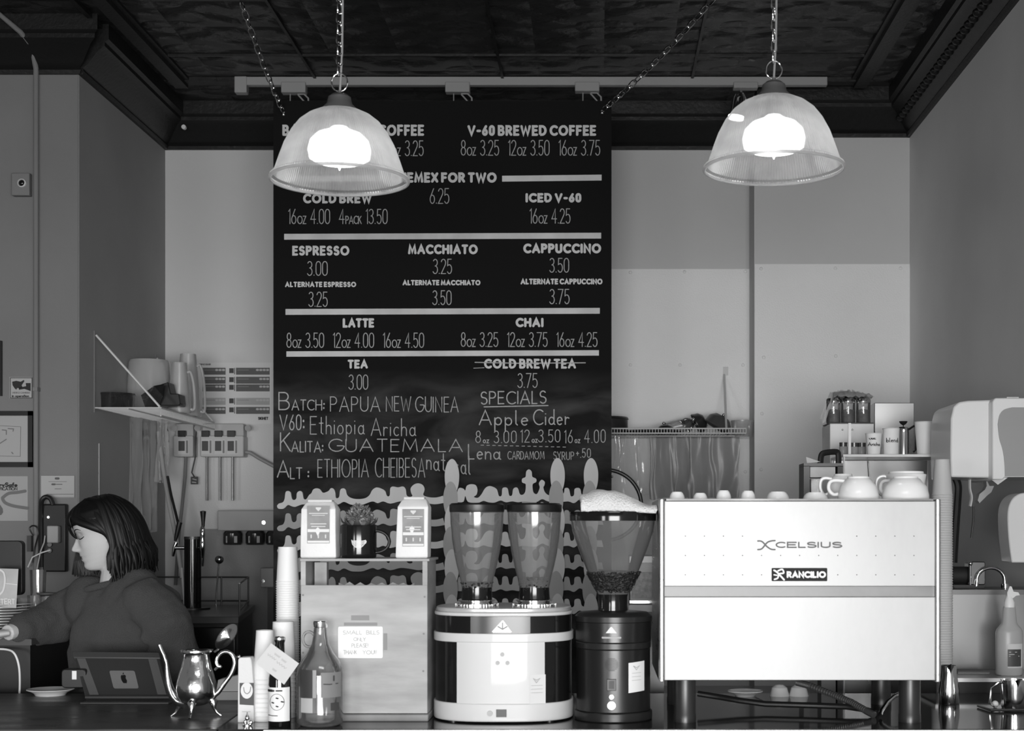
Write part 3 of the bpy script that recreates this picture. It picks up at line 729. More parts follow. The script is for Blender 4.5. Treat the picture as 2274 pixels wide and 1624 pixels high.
c = hmap(0,.93)(1358,1522); b = MB().box(c.x-.0125, c.x+.0125, c.y-.004, c.y+.01, c.z-.0155, c.z+.0155); sw = b.build('switch', black, g2, bevel=.001)
MB().box(c.x-.007, c.x+.007, c.y-.0065, c.y-.004, c.z-.010, c.z+.010).build('rocker', dark, sw)
for py, r in ((1549,.006),(1568,.011)):
    c = hmap(0,.93)(1358,py); MB().tube([c+Vector((0,.003,0)), c-Vector((0,.004,0))], r, 24).build('button', steel, g2)
b = MB(); polypx(b, [(1396,1474),(1432,1471),(1433,1538),(1398,1542)], hmap(.0025,.93))
b = MB(); mpz = hmap(.0015,.93); n = 6
vs = []
for j in (0,1):
    for i in range(n+1): vs.append(mpz(1396+36*i/n, (1474-3*i/n) if j == 0 else (1541-3*i/n)))
b.add(vs, [(i,i+1,n+2+i,n+1+i) for i in range(n)]); st = b.build('sticker', mat('sticker_white2', .8, .6), g2)
b = MB(); b.ribbon([(1407,1481),(1414,1490),(1421,1481),(1414,1485),(1407,1481)], 1.4, hmap(.0025,.93))
for yy in (1497,1505,1513): b.ribbon([(1404,yy),(1424,yy)], .8, hmap(.0025,.93))
b.build('sticker_print', greyp, st)
b = latpx(MB(), 1361, 4.08, [(33,1364),(33,1352),(32,1345),(32.5,1326),(34,1318)], 40, cap=True); b.build('hopper_collar', blackg, g2)
b = latpx(MB(), 1361, 4.08, [(32,1325),(36,1312),(60,1262),(78,1215),(90,1180),(94,1156),(95,1150)], 60); hp = b.build('hopper', hopperm, g2, smooth=60)
b = latpx(MB(), 1361, 4.08, [(92,1157),(96,1157),(96.3,1150),(96.3,1141),(95,1137),(2,1136)], 56); b.build('lid', blackg, hp)
b = beans(MB(), (hx,hy), .047, Z(1312,4.08), Z(1268,4.08), .078, 420, 3); o_ = b.build('coffee_beans', beanm, hp); o_['kind'] = 'stuff'
# towel heaped on its lid
n, m = 34, 18; vs = []; fs = []
TW = smoothpts([(1287,1100),(1293,1092),(1305,1091),(1318,1085),(1332,1081),(1350,1082),(1370,1086),(1390,1094),(1410,1105),(1430,1116),(1446,1121),(1456,1121),(1457,1132)],3)
for i in range(len(TW)):
    px, py = TW[i]
    for j in range(m+1):
        v = j/m; dd = 3.975+.21*v; ed = math.sin(PI*v)**.45
        zt0 = Z(1137.5,4.08)+.001; z = zt0+(Z(py,4.08)-zt0)*ed*(1-.25*v)
        z += .006*noise.noise(Vector((px*.05, v*5, 0)))*ed
        vs.append((X(px,4.08)+.006*noise.noise(Vector((v*6,px*.02,3))), dd+.006*noise.noise(Vector((px*.06,v*3,9))), max(zt0+.0005, z)))
for i in range(len(TW)-1):
    for j in range(m): a = i*(m+1)+j; fs.append((a,a+1,a+m+2,a+m+1))
o_ = MB().add(vs, fs).build('towel', mat('towel_cloth', .82, .95, bump=.8, bscale=190, sheen=.3), label='folded white terry towel heaped on the dark grinder lid', cat='towel', smooth=80)
sd = o_.modifiers.new('solid','SOLIDIFY'); sd.thickness = .012; sd.offset = 1; sb = o_.modifiers.new('sub','SUBSURF'); sb.levels = 1; sb.render_levels = 1

# ============================================================= ESPRESSO MACHINE
ed = 3.955; ex0, ex1 = X(1463,ed), X(2090,ed); ez = lambda y: Z(y, ed)
e = thing('espresso_machine', 'large stainless steel espresso machine with brushed back panels facing the camera', 'espresso machine', ((ex0+ex1)/2, 4.2, ZC))
pan = mat('panel_steel', .37, .42, metal=.35, rvar=.06, var=.08, stretch=(1.6,1,.8), vscale=3.2)  # base colour noise imitates blurred dark reflections on the steel
MB().box(ex0+.012, ex1-.012, ed+.02, ed+.52, ez(1512), ez(1112)).build('body', dkmetal, e)
for n_, y0, y1 in (('upper_panel',1113,1303),('lower_panel',1326,1512)):
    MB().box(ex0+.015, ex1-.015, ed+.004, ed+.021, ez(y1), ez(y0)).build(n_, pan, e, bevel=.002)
MB().box(ex0+.015, ex1-.015, ed+.014, ed+.022, ez(1326), ez(1303)).build('middle_band', mat('band_steel', .17, .4, metal=.3, rvar=.05, var=.06), e)
for xx, s_ in ((ex0+.008,1),(ex1-.008,-1)):
    MB().rbox(xx-.0075, xx+.0075, ed-.002, ed+.52, ez(1514), ez(1109), .006).build('side_panel', steelb, e, bevel=.001)
MB().box(ex0+.02, ex1-.02, ed+.006, ed+.52, ez(1112), ez(1108)).build('cup_tray', dkmetal, e)
b = MB()
for r_, py in enumerate((1191,1234,1277)):
    for k in range(13):
        px = 1522+42.3*k
        if 1675 < px < 1880 and py > 1180 and py < 1225: continue
        if 1700 < px < 1845 and py > 1240: continue
        MB().tube([W(px,py,ed+.0045), W(px,py,ed+.0035)], .0016, 8).build('panel_screw', inkg, e)
b = MB(); mpe = plane(ed+.0025)
b.ribbon(smoothpts([(1683,1202),(1692,1203),(1703,1214),(1712,1220),(1721,1221)]), 3.4, mpe); b.ribbon(smoothpts([(1683,1221),(1692,1219),(1703,1206),(1712,1202),(1721,1201)]), 3.4, mpe)
for gl, x0, x1 in (('C',1724,1742),('E',1749,1768),('L',1774,1788),('S',1793,1812),('I',1817,1819),('U',1824,1843),('S',1849,1869)):
    write(b, gl, x0, x1, 1205, 1216, 3, mpe)
b.build('model_lettering', mat('lettering_steel', .10, .5), e)
bd = MB().rbox(X(1714,ed), X(1837,ed), ed-.001, ed+.005, ez(1291), ez(1262), .002, axis='y').build('badge', blackm, e)
b = MB(); mpb = plane(ed-.0022)
write(b, 'RANCILIO', 1749, 1832, 1271, 1282, 4.2, mpb, gap=.34)
b.ribbon(smoothpts([(1719,1267),(1724,1270),(1731,1277),(1741,1288)]), 4, mpb); b.ribbon(smoothpts([(1720,1287),(1727,1284),(1730,1275),(1740,1273),(1737,1265),(1728,1268)]), 3.6, mpb)
b.ribbon([(1719,1277),(1725,1278)], 3, mpb)
b.build('badge_lettering', mat('badge_white', .9, .6), bd)
for px in (1521, 2020):
    for dd in (ed+.055, ed+.46):
        b = MB(); b.lathe([(.030,0),(.030,.02),(.029,.022),(.029,Z(1512,ed)-ZC)], (X(px,ed+.055),dd,ZC), 28, cap=True); b.build('leg', mat('leg_dark', .06, .35, metal=.6), e)
# hoses below the machine
b = MB().tube(smoothpts([W(1550,1541,4.30),W(1600,1550,4.28),W(1680,1562,4.25),W(1800,1567,4.2),W(1900,1572,4.16),W(1945,1584,4.10),W(1955,1596,4.05)],6) if False else
     [W(1550,1541,4.30),W(1600,1549,4.28),W(1640,1556,4.26),W(1700,1564,4.23),W(1800,1567,4.2),W(1880,1570,4.17),W(1920,1576,4.14),W(1945,1584,4.10)], .0085, 10)
b.build('water_hose', black, label='thin black hose lying straight below the espresso machine', cat='hose')
pts = [W(1770,1516,4.3),W(1800,1524,4.28),W(1850,1543,4.22),W(1890,1560,4.17),W(1925,1580,4.11),W(1940,1588,4.09)]
b = MB().tube(pts, .0085, 10)
for i in range(46):
    t = i/45*(len(pts)-1); k = min(int(t), len(pts)-2); p = pts[k].lerp(pts[k+1], t-k); q = (pts[k+1]-pts[k]).normalized()*.0016
    b.tube([p-q, p+q], .0102, 10)
b.build('braided_hose', mat('braid', .25, .3, metal=.8), label='ribbed braided metal hose curving down below the espresso machine', cat='hose')
b = MB().tube([W(1998,1541,4.25),W(1985,1548,4.2),W(1970,1561,4.15),W(1957,1580,4.10),W(1955,1588,4.09)], .006, 10)
b.build('steel_tube', steel, label='short bent shiny steel tube below the espresso machine at right', cat='tube')
def saucer(px, d, r, z=ZC, lab='', nm='saucer', **k):
    return MB().lathe([(.001,.002),(r*.55,.0),(r*.6,.004),(r,.014),(r*.98,.017),(r*.6,.008),(.001,.006)], (X(px,d),d,z), 36).build(nm, ceram, label=lab, cat=nm, **k)
saucer(1655, 4.62, .055, lab='white saucer lying on the counter behind the straight black hose')
for px, lb in ((1731,'left'),(1774,'right')):
    b = MB().lathe([(.001,.034),(.012,.035),(.024,.026),(.031,0),(.028,0),(.02,.022),(.001,.030)], (X(px,4.62),4.62,ZC), 28)
    b.build('espresso_cup', ceram, label=lb+' of two white cups upside down on the counter below the espresso machine', cat='cup')

# cups on the machine
zt_ = Z(1108,ed)
def cupdown(px, d, r0, r1, hh, lab, nm='cup', handle=0, grp=None):
    c = (X(px,d), d, zt_); t = None
    prof = [(r1,0),(r1*.99,hh*.2),(r1*.9,hh*.55),(r0*1.15,hh*.9),(r0,hh*.93),(r0*.98,hh),(r0*.85,hh),(r0*.8,hh*.93),(.001,hh*.92)]
    b = MB().lathe(prof, c, 40)
    if handle is None or handle == 0:
        return b.build(nm, ceram, label=lab, cat='cup', group=grp)
    t = thing(nm, lab, 'cup', c, grp); b.build('bowl', ceram, t)
    dx, dy = math.cos(handle), math.sin(handle)
    hp = [Vector(c)+Vector((dx*q, dy*q, zz)) for q, zz in ((r1*.93,hh*.25),(r1*1.2,hh*.22),(r1*1.42,hh*.45),(r1*1.38,hh*.75),(r1*1.1,hh*.85),(r0*1.05,hh*.8))]
    MB().tube(smoothpts3(hp,4), .005, 10).build('handle', ceram, t); return t
for px, r, hh, lab in ((1503.5,.0215,.021,'small white espresso cup upside down, leftmost on the espresso machine'),(1555,.020,.018,'small white espresso cup upside down, second from the left on the espresso machine'),
    (1607,.021,.025,'tallest small white espresso cup upside down, third from the left on the machine'),(1661,.0205,.024,'small white espresso cup upside down, fourth from the left on the machine')):
    cupdown(px, 4.08, r*.62, r, hh, lab, 'espresso_cup', grp='espresso cups on the machine')
cupdown(1727, 4.1, .020, .032, .022, 'low wide white cup upside down, between the espresso cups and handled cups')
cupdown(1811, 4.1, .022, .035, .020, 'low white cup upside down left of the large cup bowls on the machine')
cupdown(1906, 4.06, .030, .056, .062, 'large white cup with a handle, upside down on the espresso machine', handle=PI*.93)
cupdown(2011, 4.06, .034, .064, .062, 'largest white cup upside down at the right end of the espresso machine', handle=PI*.7)
cupdown(1872, 4.22, .026, .045, .075, 'white cup with a ring handle standing behind the large handled cup', handle=PI*.98)
cupdown(2012, 4.25, .05, .058, .083, 'wide white bowl upside down behind the largest cup on the machine', nm='bowl', handle=PI*.95)
# ============================================================= WOODEN DISPLAY BOX
bd_ = 4.02; bx0, bx1 = X(668,bd_), X(949,bd_); bzt = Z(1241,bd_); bm_ = mat('pale_plywood', .36, .6, var=.08, vscale=5, stretch=(1,1,4), bump=.05, bscale=40)
bx = thing('display_box', 'tall pale plywood box with an open top slot on the counter', 'wooden box', ((bx0+bx1)/2, bd_+.11, ZC))
bzm = Z(1300,bd_)
MB().box(bx0-.001, bx1+.006, bd_-.006, bd_+.22, bzt-.007, bzt).build('top_board', bm_, bx, bevel=.001)
MB().box(bx0, bx1, bd_, bd_+.012, Z(1585,bd_), bzm).build('front_panel', bm_, bx, bevel=.001)
MB().box(bx0, bx0+.013, bd_, bd_+.21, bzm, bzt-.007).build('side_post', bm_, bx)
MB().box(bx1-.013, bx1, bd_, bd_+.21, bzm, bzt-.007).build('side_post', bm_, bx)
MB().box(bx0, bx0+.012, bd_+.012, bd_+.21, ZC+.02, bzm).build('side_panel', bm_, bx)
MB().box(bx1-.012, bx1, bd_+.012, bd_+.21, ZC+.02, bzm).build('side_panel', bm_, bx)
MB().box(bx0-.004, bx1+.004, bd_-.012, bd_+.215, ZC, Z(1586,bd_)).build('base_board', mat('plywood_edge', .20, .5, var=.05, vscale=8), bx, bevel=.003)
for px, py in ((673,1322),(943,1326),(941,1408),(940,1491),(675,1560),(673,1450)):
    c = W(px,py,bd_); MB().tube([c+Vector((0,.002,0)), c-Vector((0,.0008,0))], .0028, 12).build('nail', greyd, bx)
b = MB().box(X(700,bd_+.1), X(727,bd_+.1), bd_+.09, bd_+.12, bzm-.02, bzt-.012); b.build('card_stack', mat('kraft', .34, .7, var=.05, vscale=30), label='small upright kraft card packet inside the slot of the plywood box', cat='packet')
b = MB(); n=14
pts=[(770,1302)]
for i in range(n+1): pts.append((752+ i*12, 1294+ (i%2)*6+R.uniform(-2,2)))
pts=[(752,1306)]+pts[1:]+[(920,1306)]
b.prism([(X(x,bd_+.16),Z(y,bd_+.16)) for x,y in pts], bd_+.16, bd_+.163); b.build('torn_paper_edge', paper, label='torn white paper edges poking above the panel inside the plywood box', cat='paper')
# taped note
nd = bd_-.002
t = thing('paper_note', 'white handwritten note reading small bills only please thank you, on the plywood box', 'note', W(801,1462,nd))
MB().rbox(X(751,nd), X(850,nd), nd-.0008, nd, Z(1462,nd), Z(1392,nd), .004, axis='y').build('sheet', mat('note_paper', .86, .8), t)
nm_ = plane(nd-.0016); notei = mat('faint_pencil', .42, .8)
for s_, x0, x1, y0, y1 in (('SMALL',762,803,1401,1409),('BILLS',814,842,1401,1409),('ONLY',785,812,1417,1424),('PLEASE!',781,818,1430,1438),('THANK',763,792,1445,1453),('YOU!!',806,836,1445,1453)):
    b = MB(); write(b, s_, x0, x1, y0, y1, 1.2, nm_, jit=.5)
    b.build('handwriting', notei, t)
for x0, x1, y0, y1 in ((764,838,1383,1390),(780,820,1367,1378),(852,860,1407,1444)):
    MB().box(X(x0,bd_), X(x1,bd_), bd_-.0012, bd_-.0002, Z(y1,bd_), Z(y0,bd_)).build('tape', mat('brown_tape', .24, .6), t)
# ============================================================= coffee bags
def bag(x0, x1, ytop, ybot, d, dep, label, side, lab, tilt):
    z0 = Z(ybot,d) if False else bzt; hgt = (ybot-ytop)/F*d
    t = thing('coffee_bag', label, 'coffee bag', ((X(x0,d)+X(x1,d))/2, d+dep/2, z0), 'coffee bags on the plywood box')
    a0, a1 = X(x0,d), X(x1,d); w = a1-a0
    rows = [(0,0,0,dep),(.03,-.002,-.004,dep),(.5,-.001,-.006,dep+.004),(.86,.0,-.002,dep),(.97,.008,.02,dep-.012),(1.0,.012,.03,dep-.022)]
    vs = []; fs = []
    for v, ins, fr, bk in rows:
        zz = z0+hgt*v
        for x, y in ((a0+ins,d+fr),((a0+a1)/2,d+fr-.003),(a1-ins,d+fr),(a1-ins+.002,d+(fr+bk)/2-(.0)),(a1-ins,d+bk),(a0+ins,d+bk),(a0+ins+.006,d+(fr+bk)/2)):
            vs.append((x+tilt*v, y, zz))
    n = 7
    for r_ in range(len(rows)-1):
        for i in range(n): fs.append((r_*n+i, r_*n+(i+1)%n, (r_+1)*n+(i+1)%n, (r_+1)*n+i))
    fs.append(tuple(range(n))[::-1]); fs.append(tuple((len(rows)-1)*n+i for i in range(n)))
    MB().add(vs, fs).build('bag_body', mat('bag_paper', .74, .6, bump=.4, bscale=22), t, bevel=.002, smooth=50)
    l0, l1, lt, lb = lab; ld = d-.0085; mpq = plane(ld)
    def mpl(off): return lambda px, py: W(px,py,ld-off)+Vector((tilt*.5,0,0))
    b = polypx(MB(), [(l0,lt),(l1,lt),(l1,lb),(l0,lb)], mpl(0)); lo = b.build('label', mat('label_grey', .26, .6, var=.05, vscale=20), t)
    lh = lb-lt
    b = MB()
    for a, c in ((.62,.70),(.93,.985)): polypx(MB(), [(l0+1,lt+lh*a),(l1-1,lt+lh*a),(l1-1,lt+lh*c),(l0+1,lt+lh*c)], mpl(.0006)).build('label_stripe', paper, lo)
    b = MB(); cx = (l0+l1)/2; lpm = mat('label_print', .6, .6)
    polypx(b, [(cx-6,lt+3),(cx+6,lt+3),(cx+6,lt+6),(cx,lt+12),(cx-6,lt+6)], mpl(.0006)); b.build('heart_emblem', lpm, lo)
    for a, hw, k in ((.20,20,2),(.25,14,1.4),(.48,17,2.2),(.55,15,2.2)): MB().ribbon([(cx-hw,lt+lh*a),(cx+hw,lt+lh*a)], k, mpl(.0006)).build('print_line', lpm, lo)
    for q in (-.32,0,.32): MB().ribbon([(cx+(l1-l0)*q,lt+lh*.78),(cx+(l1-l0)*q,lt+lh*.85)], 3, mpl(.0006)).build('print_icon', lpm, lo)
    MB().box(a0+.014+tilt, a1-.014+tilt, d+.022, d+dep-.016, z0+hgt-.002, z0+hgt+.004).build('folded_top', mat('bag_fold', .55, .6), t)
bag(669,745,1113,1240,4.05,.075,'white paper coffee bag at the left end of the plywood box',0,(682,732,1124,1207),.000)
bag(880,948,1109,1242,4.05,.075,'white paper coffee bag at the right end of the plywood box',0,(892,940,1131,1214),.004)
# mug with plant
md = 4.09; mc = (X(797,md), md, bzt); mr = 39*md/F; mh = (1239-1166)/F*md
t = thing('mug', 'black glossy mug with a white cup emblem between the two coffee bags', 'mug', mc)
MB().lathe([(.001,.001),(mr*.93,0),(mr*.98,.004),(mr,.012),(mr,mh-.004),(mr*.985,mh),(mr*.94,mh-.001),(mr*.93,.01),(.001,.008)], mc, 48).build('mug_body', blackg, t)
MB().tube([Vector(mc)+Vector((mr*.96+.030*math.sin(a)*1.25, 0, mh*.50+.030*math.cos(a))) for a in [PI*i/14 for i in range(15)]], .0045, 10).build('handle', blackg, t)
def mugm(px, py):
    x = X(px,md-mr); u = max(-.98,min(.98,(x-mc[0])/mr)); return Vector((x, md-mr*math.sqrt(1-u*u)-.0006, Z(py,md-mr)))
b = MB(); mm = mugm
b.ribbon(smoothpts([(781,1200),(783,1209),(789,1215),(796,1217),(803,1215),(809,1208),(811,1200)]), 1.5, mm)
for y, w_ in ((1202,14),(1205,13),(1208,11.5),(1211,9),(1214,6)): b.ribbon([(796-w_,y),(796,y),(796+w_,y)], 1.8, mm)
b.ribbon(smoothpts([(808,1201),(812,1202),(811,1207),(807,1208)]), 1.6, mm)
b.build('cup_emblem', em, t)
pl_ = thing('succulent_plant', 'small bushy grey-green succulent growing in the black mug', 'plant', (mc[0], mc[1], mc[2]+mh*.8))
leaf = mat('succulent_leaf', .14, .5, var=.05, vscale=60); leafd = mat('dark_leaf', .05, .5); budm = mat('pale_bud', .34, .6)
b = MB(); b.lathe([(.001,0),(mr*.92,0),(mr*.92,.006),(.001,.007)], (mc[0],mc[1],mc[2]+mh*.8), 24); b.build('soil', dark, pl_)
b = MB(); bb = MB(); rr = random.Random(5)
for i in range(260):
    th = rr.uniform(0,2*PI); ph = math.acos(rr.uniform(-.25,1)); r_ = .036*rr.uniform(.72,1)
    n_ = Vector((math.sin(ph)*math.cos(th), math.sin(ph)*math.sin(th), math.cos(ph)))
    c = Vector((mc[0]+.002, mc[1], mc[2]+mh+.020))+Vector((n_.x*r_, n_.y*r_, n_.z*r_*1.02))
    Mx = Matrix.Translation(c) @ n_.to_track_quat('Z','Y').to_matrix().to_4x4() @ Matrix.Rotation(rr.uniform(-.6,.6),4,'X')
    (b if i % 4 else bb).ball((0,0,0), .0042, .0026, .0085 if i % 4 else .004, 6, 5, M=Mx)
b.ball((mc[0],mc[1],mc[2]+mh+.010), .030, .030, .030, 16, 10)
b.build('leaf_cluster', leaf, pl_); bb.build('bud_cluster', budm, pl_)
b = MB()
for a, ln in ((PI,.045),(PI*.85,.035),(0,.048),(.2,.04),(-.5,.03),(PI*1.2,.035),(-1.57,.03)):
    d_ = Vector((math.cos(a), math.sin(a), 0)); p0 = Vector((mc[0],mc[1],mc[2]+mh-.006))+d_*.018
    b.tube([p0, p0+d_*ln*.35+Vector((0,0,.006)), p0+d_*ln*.62+Vector((0,0,.016)), p0+d_*ln*.72+Vector((0,0,.028))], [.008,.011,.007,.001], 8, flat=.35)
b.build('outer_leaf', leafd, pl_)
# ============================================================= paper cups
def cup_proto(r0, r1, h, nm='paper_cup', m=None):
    # upside down: wide rolled rim at the bottom, closed base on top
    b = MB().lathe([(r1-.002,.002),(r1,0),(r1+.0014,.0012),(r1+.0012,.0028),(r1-.0004,.0036),(r0,h-.004),(r0,h),(r0-.003,h),(r0-.0035,h-.004),(.001,h-.0045)], (0,0,0), 36)
    return b.build(nm, m or papercup, origin=(0,0,0))
def cup_stack(px, d, y0, y1, wtop, wbot, hcup_px, pitch_px, lab, grp, zb=ZC, lean=0, nm='paper_cup', m=None, toplab=None):
    k = d/F; h = hcup_px*k; r0 = wtop*k/2; r1 = wbot*k/2; top = Z(y0,d)
    n = max(1, int(round((top-h-zb)/(pitch_px*k))))+1; pit = (top-h-zb)/(n-1) if n > 1 else 0
    base = cup_proto(r0, r1, h, nm, m); me = base
    for i in range(n):
        c = base if i == 0 else base.copy()
        if i: col.objects.link(c)
        c.location = (X(px,d)+lean*i*pit, d, zb+pit*i)
        c['label'] = lab; c['category'] = 'cup'; c['group'] = grp
        if i == n-1 and toplab: c['label'] = toplab; 
    return n
cup_stack(639, 4.20, 1215, 0, 42, 50, 78, 5.2, 'white paper cup nested upside down in the tall stack left of the plywood box', 'paper cups in the tall stack beside the plywood box', toplab='topmost white paper cup of the tall stack left of the plywood box')
cup_stack(629, 4.10, 1381, 0, 46, 55, 96, 9.5, 'white paper cup nested upside down in the middle stack behind the dark bottle', 'paper cups in the middle stack behind the bottle', toplab='topmost white paper cup of the middle stack behind the dark bottle')
cup_stack(588, 4.03, 1400, 0, 38, 52, 110, 10.5, 'white paper cup nested upside down in the short stack left of the dark bottle', 'paper cups in the short stack left of the bottle', toplab='topmost white paper cup of the short stack left of the dark bottle')
# ============================================================= bottle, growler, narrow packet
dk_glass = mat('dark_bottle_glass', .006, .06, spec=.8)
bd2 = 3.93; bb0 = (X(621,bd2), bd2, ZC)
t = thing('beer_bottle', 'dark brown bottle with a white label, standing in front of the paper cups', 'bottle', bb0)
b = latpx(MB(), 621, bd2, [(2,1616.5),(22,1616),(25,1611),(25,1530),(24,1505),(20,1487),(13.5,1467),(11,1452),(10.5,1428),(12,1424),(12,1420),(9.5,1418),(2,1418)], 48); b.build('bottle_glass', dk_glass, t)
b = latpx(MB(), 621, bd2, [(12.5,1421),(12,1416),(9,1414),(.5,1413)], 24); b.build('crown_cap', steel, t)
def cylm(cpx, d, hw, off):
    r = hw*d/F+off; cx = X(cpx,d)
    def f(px, py):
        x = cx+(px-cpx)*d/F; u = max(-.995,min(.995,(x-cx)/r)); return Vector((x, d-r*math.sqrt(1-u*u), Z(py,d)))
    return f
def wrap(cpx, d, hw, off, x0, x1, y0, y1, n=12):
    f = cylm(cpx,d,hw,off); b = MB(); vs = []
    for y in (y0,y1):
        for i in range(n+1): vs.append(f(x0+(x1-x0)*i/n, y))
    return b.add(vs, [(i,i+1,n+2+i,n+1+i) for i in range(n)])
lb = wrap(621,bd2,25,.0005,597,645,1525,1600).build('label', mat('bottle_label', .78, .6), t)
b = MB(); f = cylm(621,bd2,25,.001)
write(b, 'CEREM', 598, 612, 1530, 1534, 1.6, f); b.ribbon([(598,1532),(606,1532),(614,1532)], 3, f); b.ribbon([(619,1532),(624,1532),(631,1532)], 3, f)
b.ribbon([(600,1586),(610,1587),(622,1587)], 1.6, f)
b.ribbon([(620+16*math.cos(a), 1557+18*math.sin(a)) for a in [2*PI*i/20 for i in range(21)]], 1, f)
for x,y in ((611,1558),(621,1548),(632,1556),(621,1566)): b.ribbon([(x-2,y),(x+2,y+1)], 3, f)
b.build('label_print', ink, lb)
# tag hung on the bottle
tg = thing('paper_tag', 'tilted white handwritten card hanging on the neck of the dark bottle', 'tag', W(616,1520,bd2-.055))
td = bd2-.03
C4 = [(602,1429),(664,1474),(631,1521),(568,1473)]
b = MB(); vs = [W(x,y,td) for x, y in C4]+[W(x,y,td+.0008) for x, y in C4]
b.add(vs, [(0,1,2,3),(7,6,5,4),(0,4,5,1),(1,5,6,2),(2,6,7,3),(3,7,4,0)]); b.build('card', mat('card_paper', .58, .8), tg)
b = MB()
def rot(px, py): # local card axes
    a = math.atan2(45,62); c, s_ = math.cos(a), math.sin(a); return W(602+px*c-py*s_, 1429+px*s_+py*c, td-.001)
b = MB(); 
for x0, x1, y in ((20,34,14),(40,52,15),(8,30,24),(34,60,26),(36,46,44)):
    b2 = MB(); b2.ribbon([(x0+(x1-x0)*i/8, y+(2 if i%2 else -2)) for i in range(9)], 1.1, rot); b2.build('scribble', notei, tg)
MB().tube([W(614,1440,td), W(616,1425,bd2-.016), W(621,1424,bd2-.015)], .001, 6).build('string', dark, tg)
jd = 3.94
t = thing('glass_growler', 'large clear glass jug with finger loop in front of the plywood box', 'jug', (X(711,jd), jd, ZC))
b = latpx(MB(), 711, jd, [(.5,1611.5),(40,1612),(49,1606),(51,1595),(51,1500),(49,1484),(42,1468),(29,1450),(19,1430),(15,1410),(14,1396),(15,1394),(15,1380),(12,1379),
   (11,1394),(11.5,1410),(16,1431),(26,1451),(39,1470),(46,1486),(48,1500),(48,1594),(46,1602),(38,1606),(.5,1606)], 56); gb = b.build('jug_body', glassy, t, smooth=60)
b = latpx(MB(), 711, jd, [(15.5,1394),(16,1392),(16,1381),(14,1379),(.5,1378.5)], 32); b.build('screw_cap', steel, t)
c = W(686,1420,jd); MB().tube([c+Vector((.016*math.cos(a), 0, .020*math.sin(a))) for a in [PI*.15+PI*1.65*i/16 for i in range(17)]], .0038, 10).build('finger_loop', glassy, t)
lb = wrap(711,jd,51,.0008,673,703,1484,1545,8).build('dark_label', mat('growler_label_dark', .04, .5), t)
wrap(711,jd,51,.0008,704,712,1484,1545,3).build('label', mat('growler_label', .3, .5), t)
lb = wrap(711,jd,51,.0008,722,760,1490,1545,8).build('grey_label', mat('growler_label_grey', .20, .6), t)
b = MB(); f = cylm(711,jd,51,.0014); b.ribbon([(748,1498),(748,1508)], 3, f); b.ribbon([(728,1515),(740,1516),(755,1515)], 2.4, f); b.build('label_print', dark, lb)
b = MB(); f = cylm(711,jd,51,.0014); 
wrap(711,jd,51,.001,742,757,1557,1574,4).build('small_label', dark, t)
wrap(711,jd,51,.0008,676,704,1546,1578,6).build('lower_label', mat('growler_label_low', .42, .5), t)
nd2 = 4.0
t = thing('narrow_packet', 'tall narrow white packet with a round crescent emblem beside the paper cups', 'packet', (X(548,nd2), nd2, ZC))
pts = [(530,1589),(531,1450),(534,1445),(558,1444),(561,1452),(565,1500),(566,1589)]
zoff = ZC-Z(1589,nd2)
b = MB().prism([(X(x,nd2),Z(y,nd2)+zoff) for x, y in pts], nd2-.012, nd2+.03); b.build('packet_body', mat('packet_white', .66, .6, bump=.2, bscale=30), t, bevel=.002)
def mpk(off): return lambda px, py: W(px,py,nd2-.013-off)+Vector((0,0,zoff))
b = polypx(MB(), [(532,1502),(564,1502),(564,1552),(532,1550)], mpk(0)); db_ = b.build('dark_band', dark, t)
b = polypx(MB(), [(548+13.5*math.cos(2*PI*i/24), 1519+18*math.sin(2*PI*i/24)) for i in range(24)], mpk(.001)); bo = b.build('round_emblem', mat('emblem_pale', .7, .6), db_)
b = MB(); b.ribbon(smoothpts([(541,1512),(543,1522),(549,1526),(555,1521),(557,1511)]), 1.6, mpk(.002)); 
b2 = MB(); b2.ribbon([(538,1566),(548,1566),(556,1566)], 1.4, mpk(.001)); b.build('emblem_mark', greyd, db_); b2.build('print_line', greyp, t)
MB().ball(W(532,1444,nd2)+Vector((-.002,0,zoff)), .005).build('metal_clip', chrome, t)
b = MB(); c = Vector((X(549,3.93),3.93,ZC))
b.lathe([(.012,0),(.012,.003),(.005,.006),(.0035,.012),(.006,.018),(.005,.024),(.002,.030),(.0008,.036)], c, 20, cap=True); b.ball(c+Vector((.009,0,.008)), .006, .004, .007); b.ball(c+Vector((-.006,0,.009)), .004, .003, .006)
b.build('silver_figurine', silver, label='tiny shiny silver ornament in front of the narrow packet', cat='ornament')
# white boxes behind the teapot
d1 = 4.5
b = MB().box(X(478,d1), X(534,d1), d1, d1+.10, ZC, Z(1537,d1)+.0); b.build('pale_box', mat('box_pale', .38, .7), label='plain pale box standing on the counter behind the teapot handle', cat='box', bevel=.002)
zz = Z(1537,d1)
b = MB().add([(X(480,d1),d1,zz+.001),(X(532,d1),d1,zz+.001),(X(532,d1),d1+.08,zz+.001),(X(480,d1),d1+.08,zz+.001),(X(480,d1),d1+.02,Z(1512,d1)),(X(532,d1),d1+.02,Z(1500,d1)),(X(532,d1),d1+.08,Z(1500,d1)),(X(480,d1),d1+.08,Z(1512,d1))],[(0,1,2,3),(4,5,6,7),(0,1,5,4),(1,2,6,5),(2,3,7,6),(3,0,4,7)])
b.build('white_carton', mat('carton_white', .52, .7), label='slanted white carton lying on top of the plain pale box', cat='box', bevel=.002)
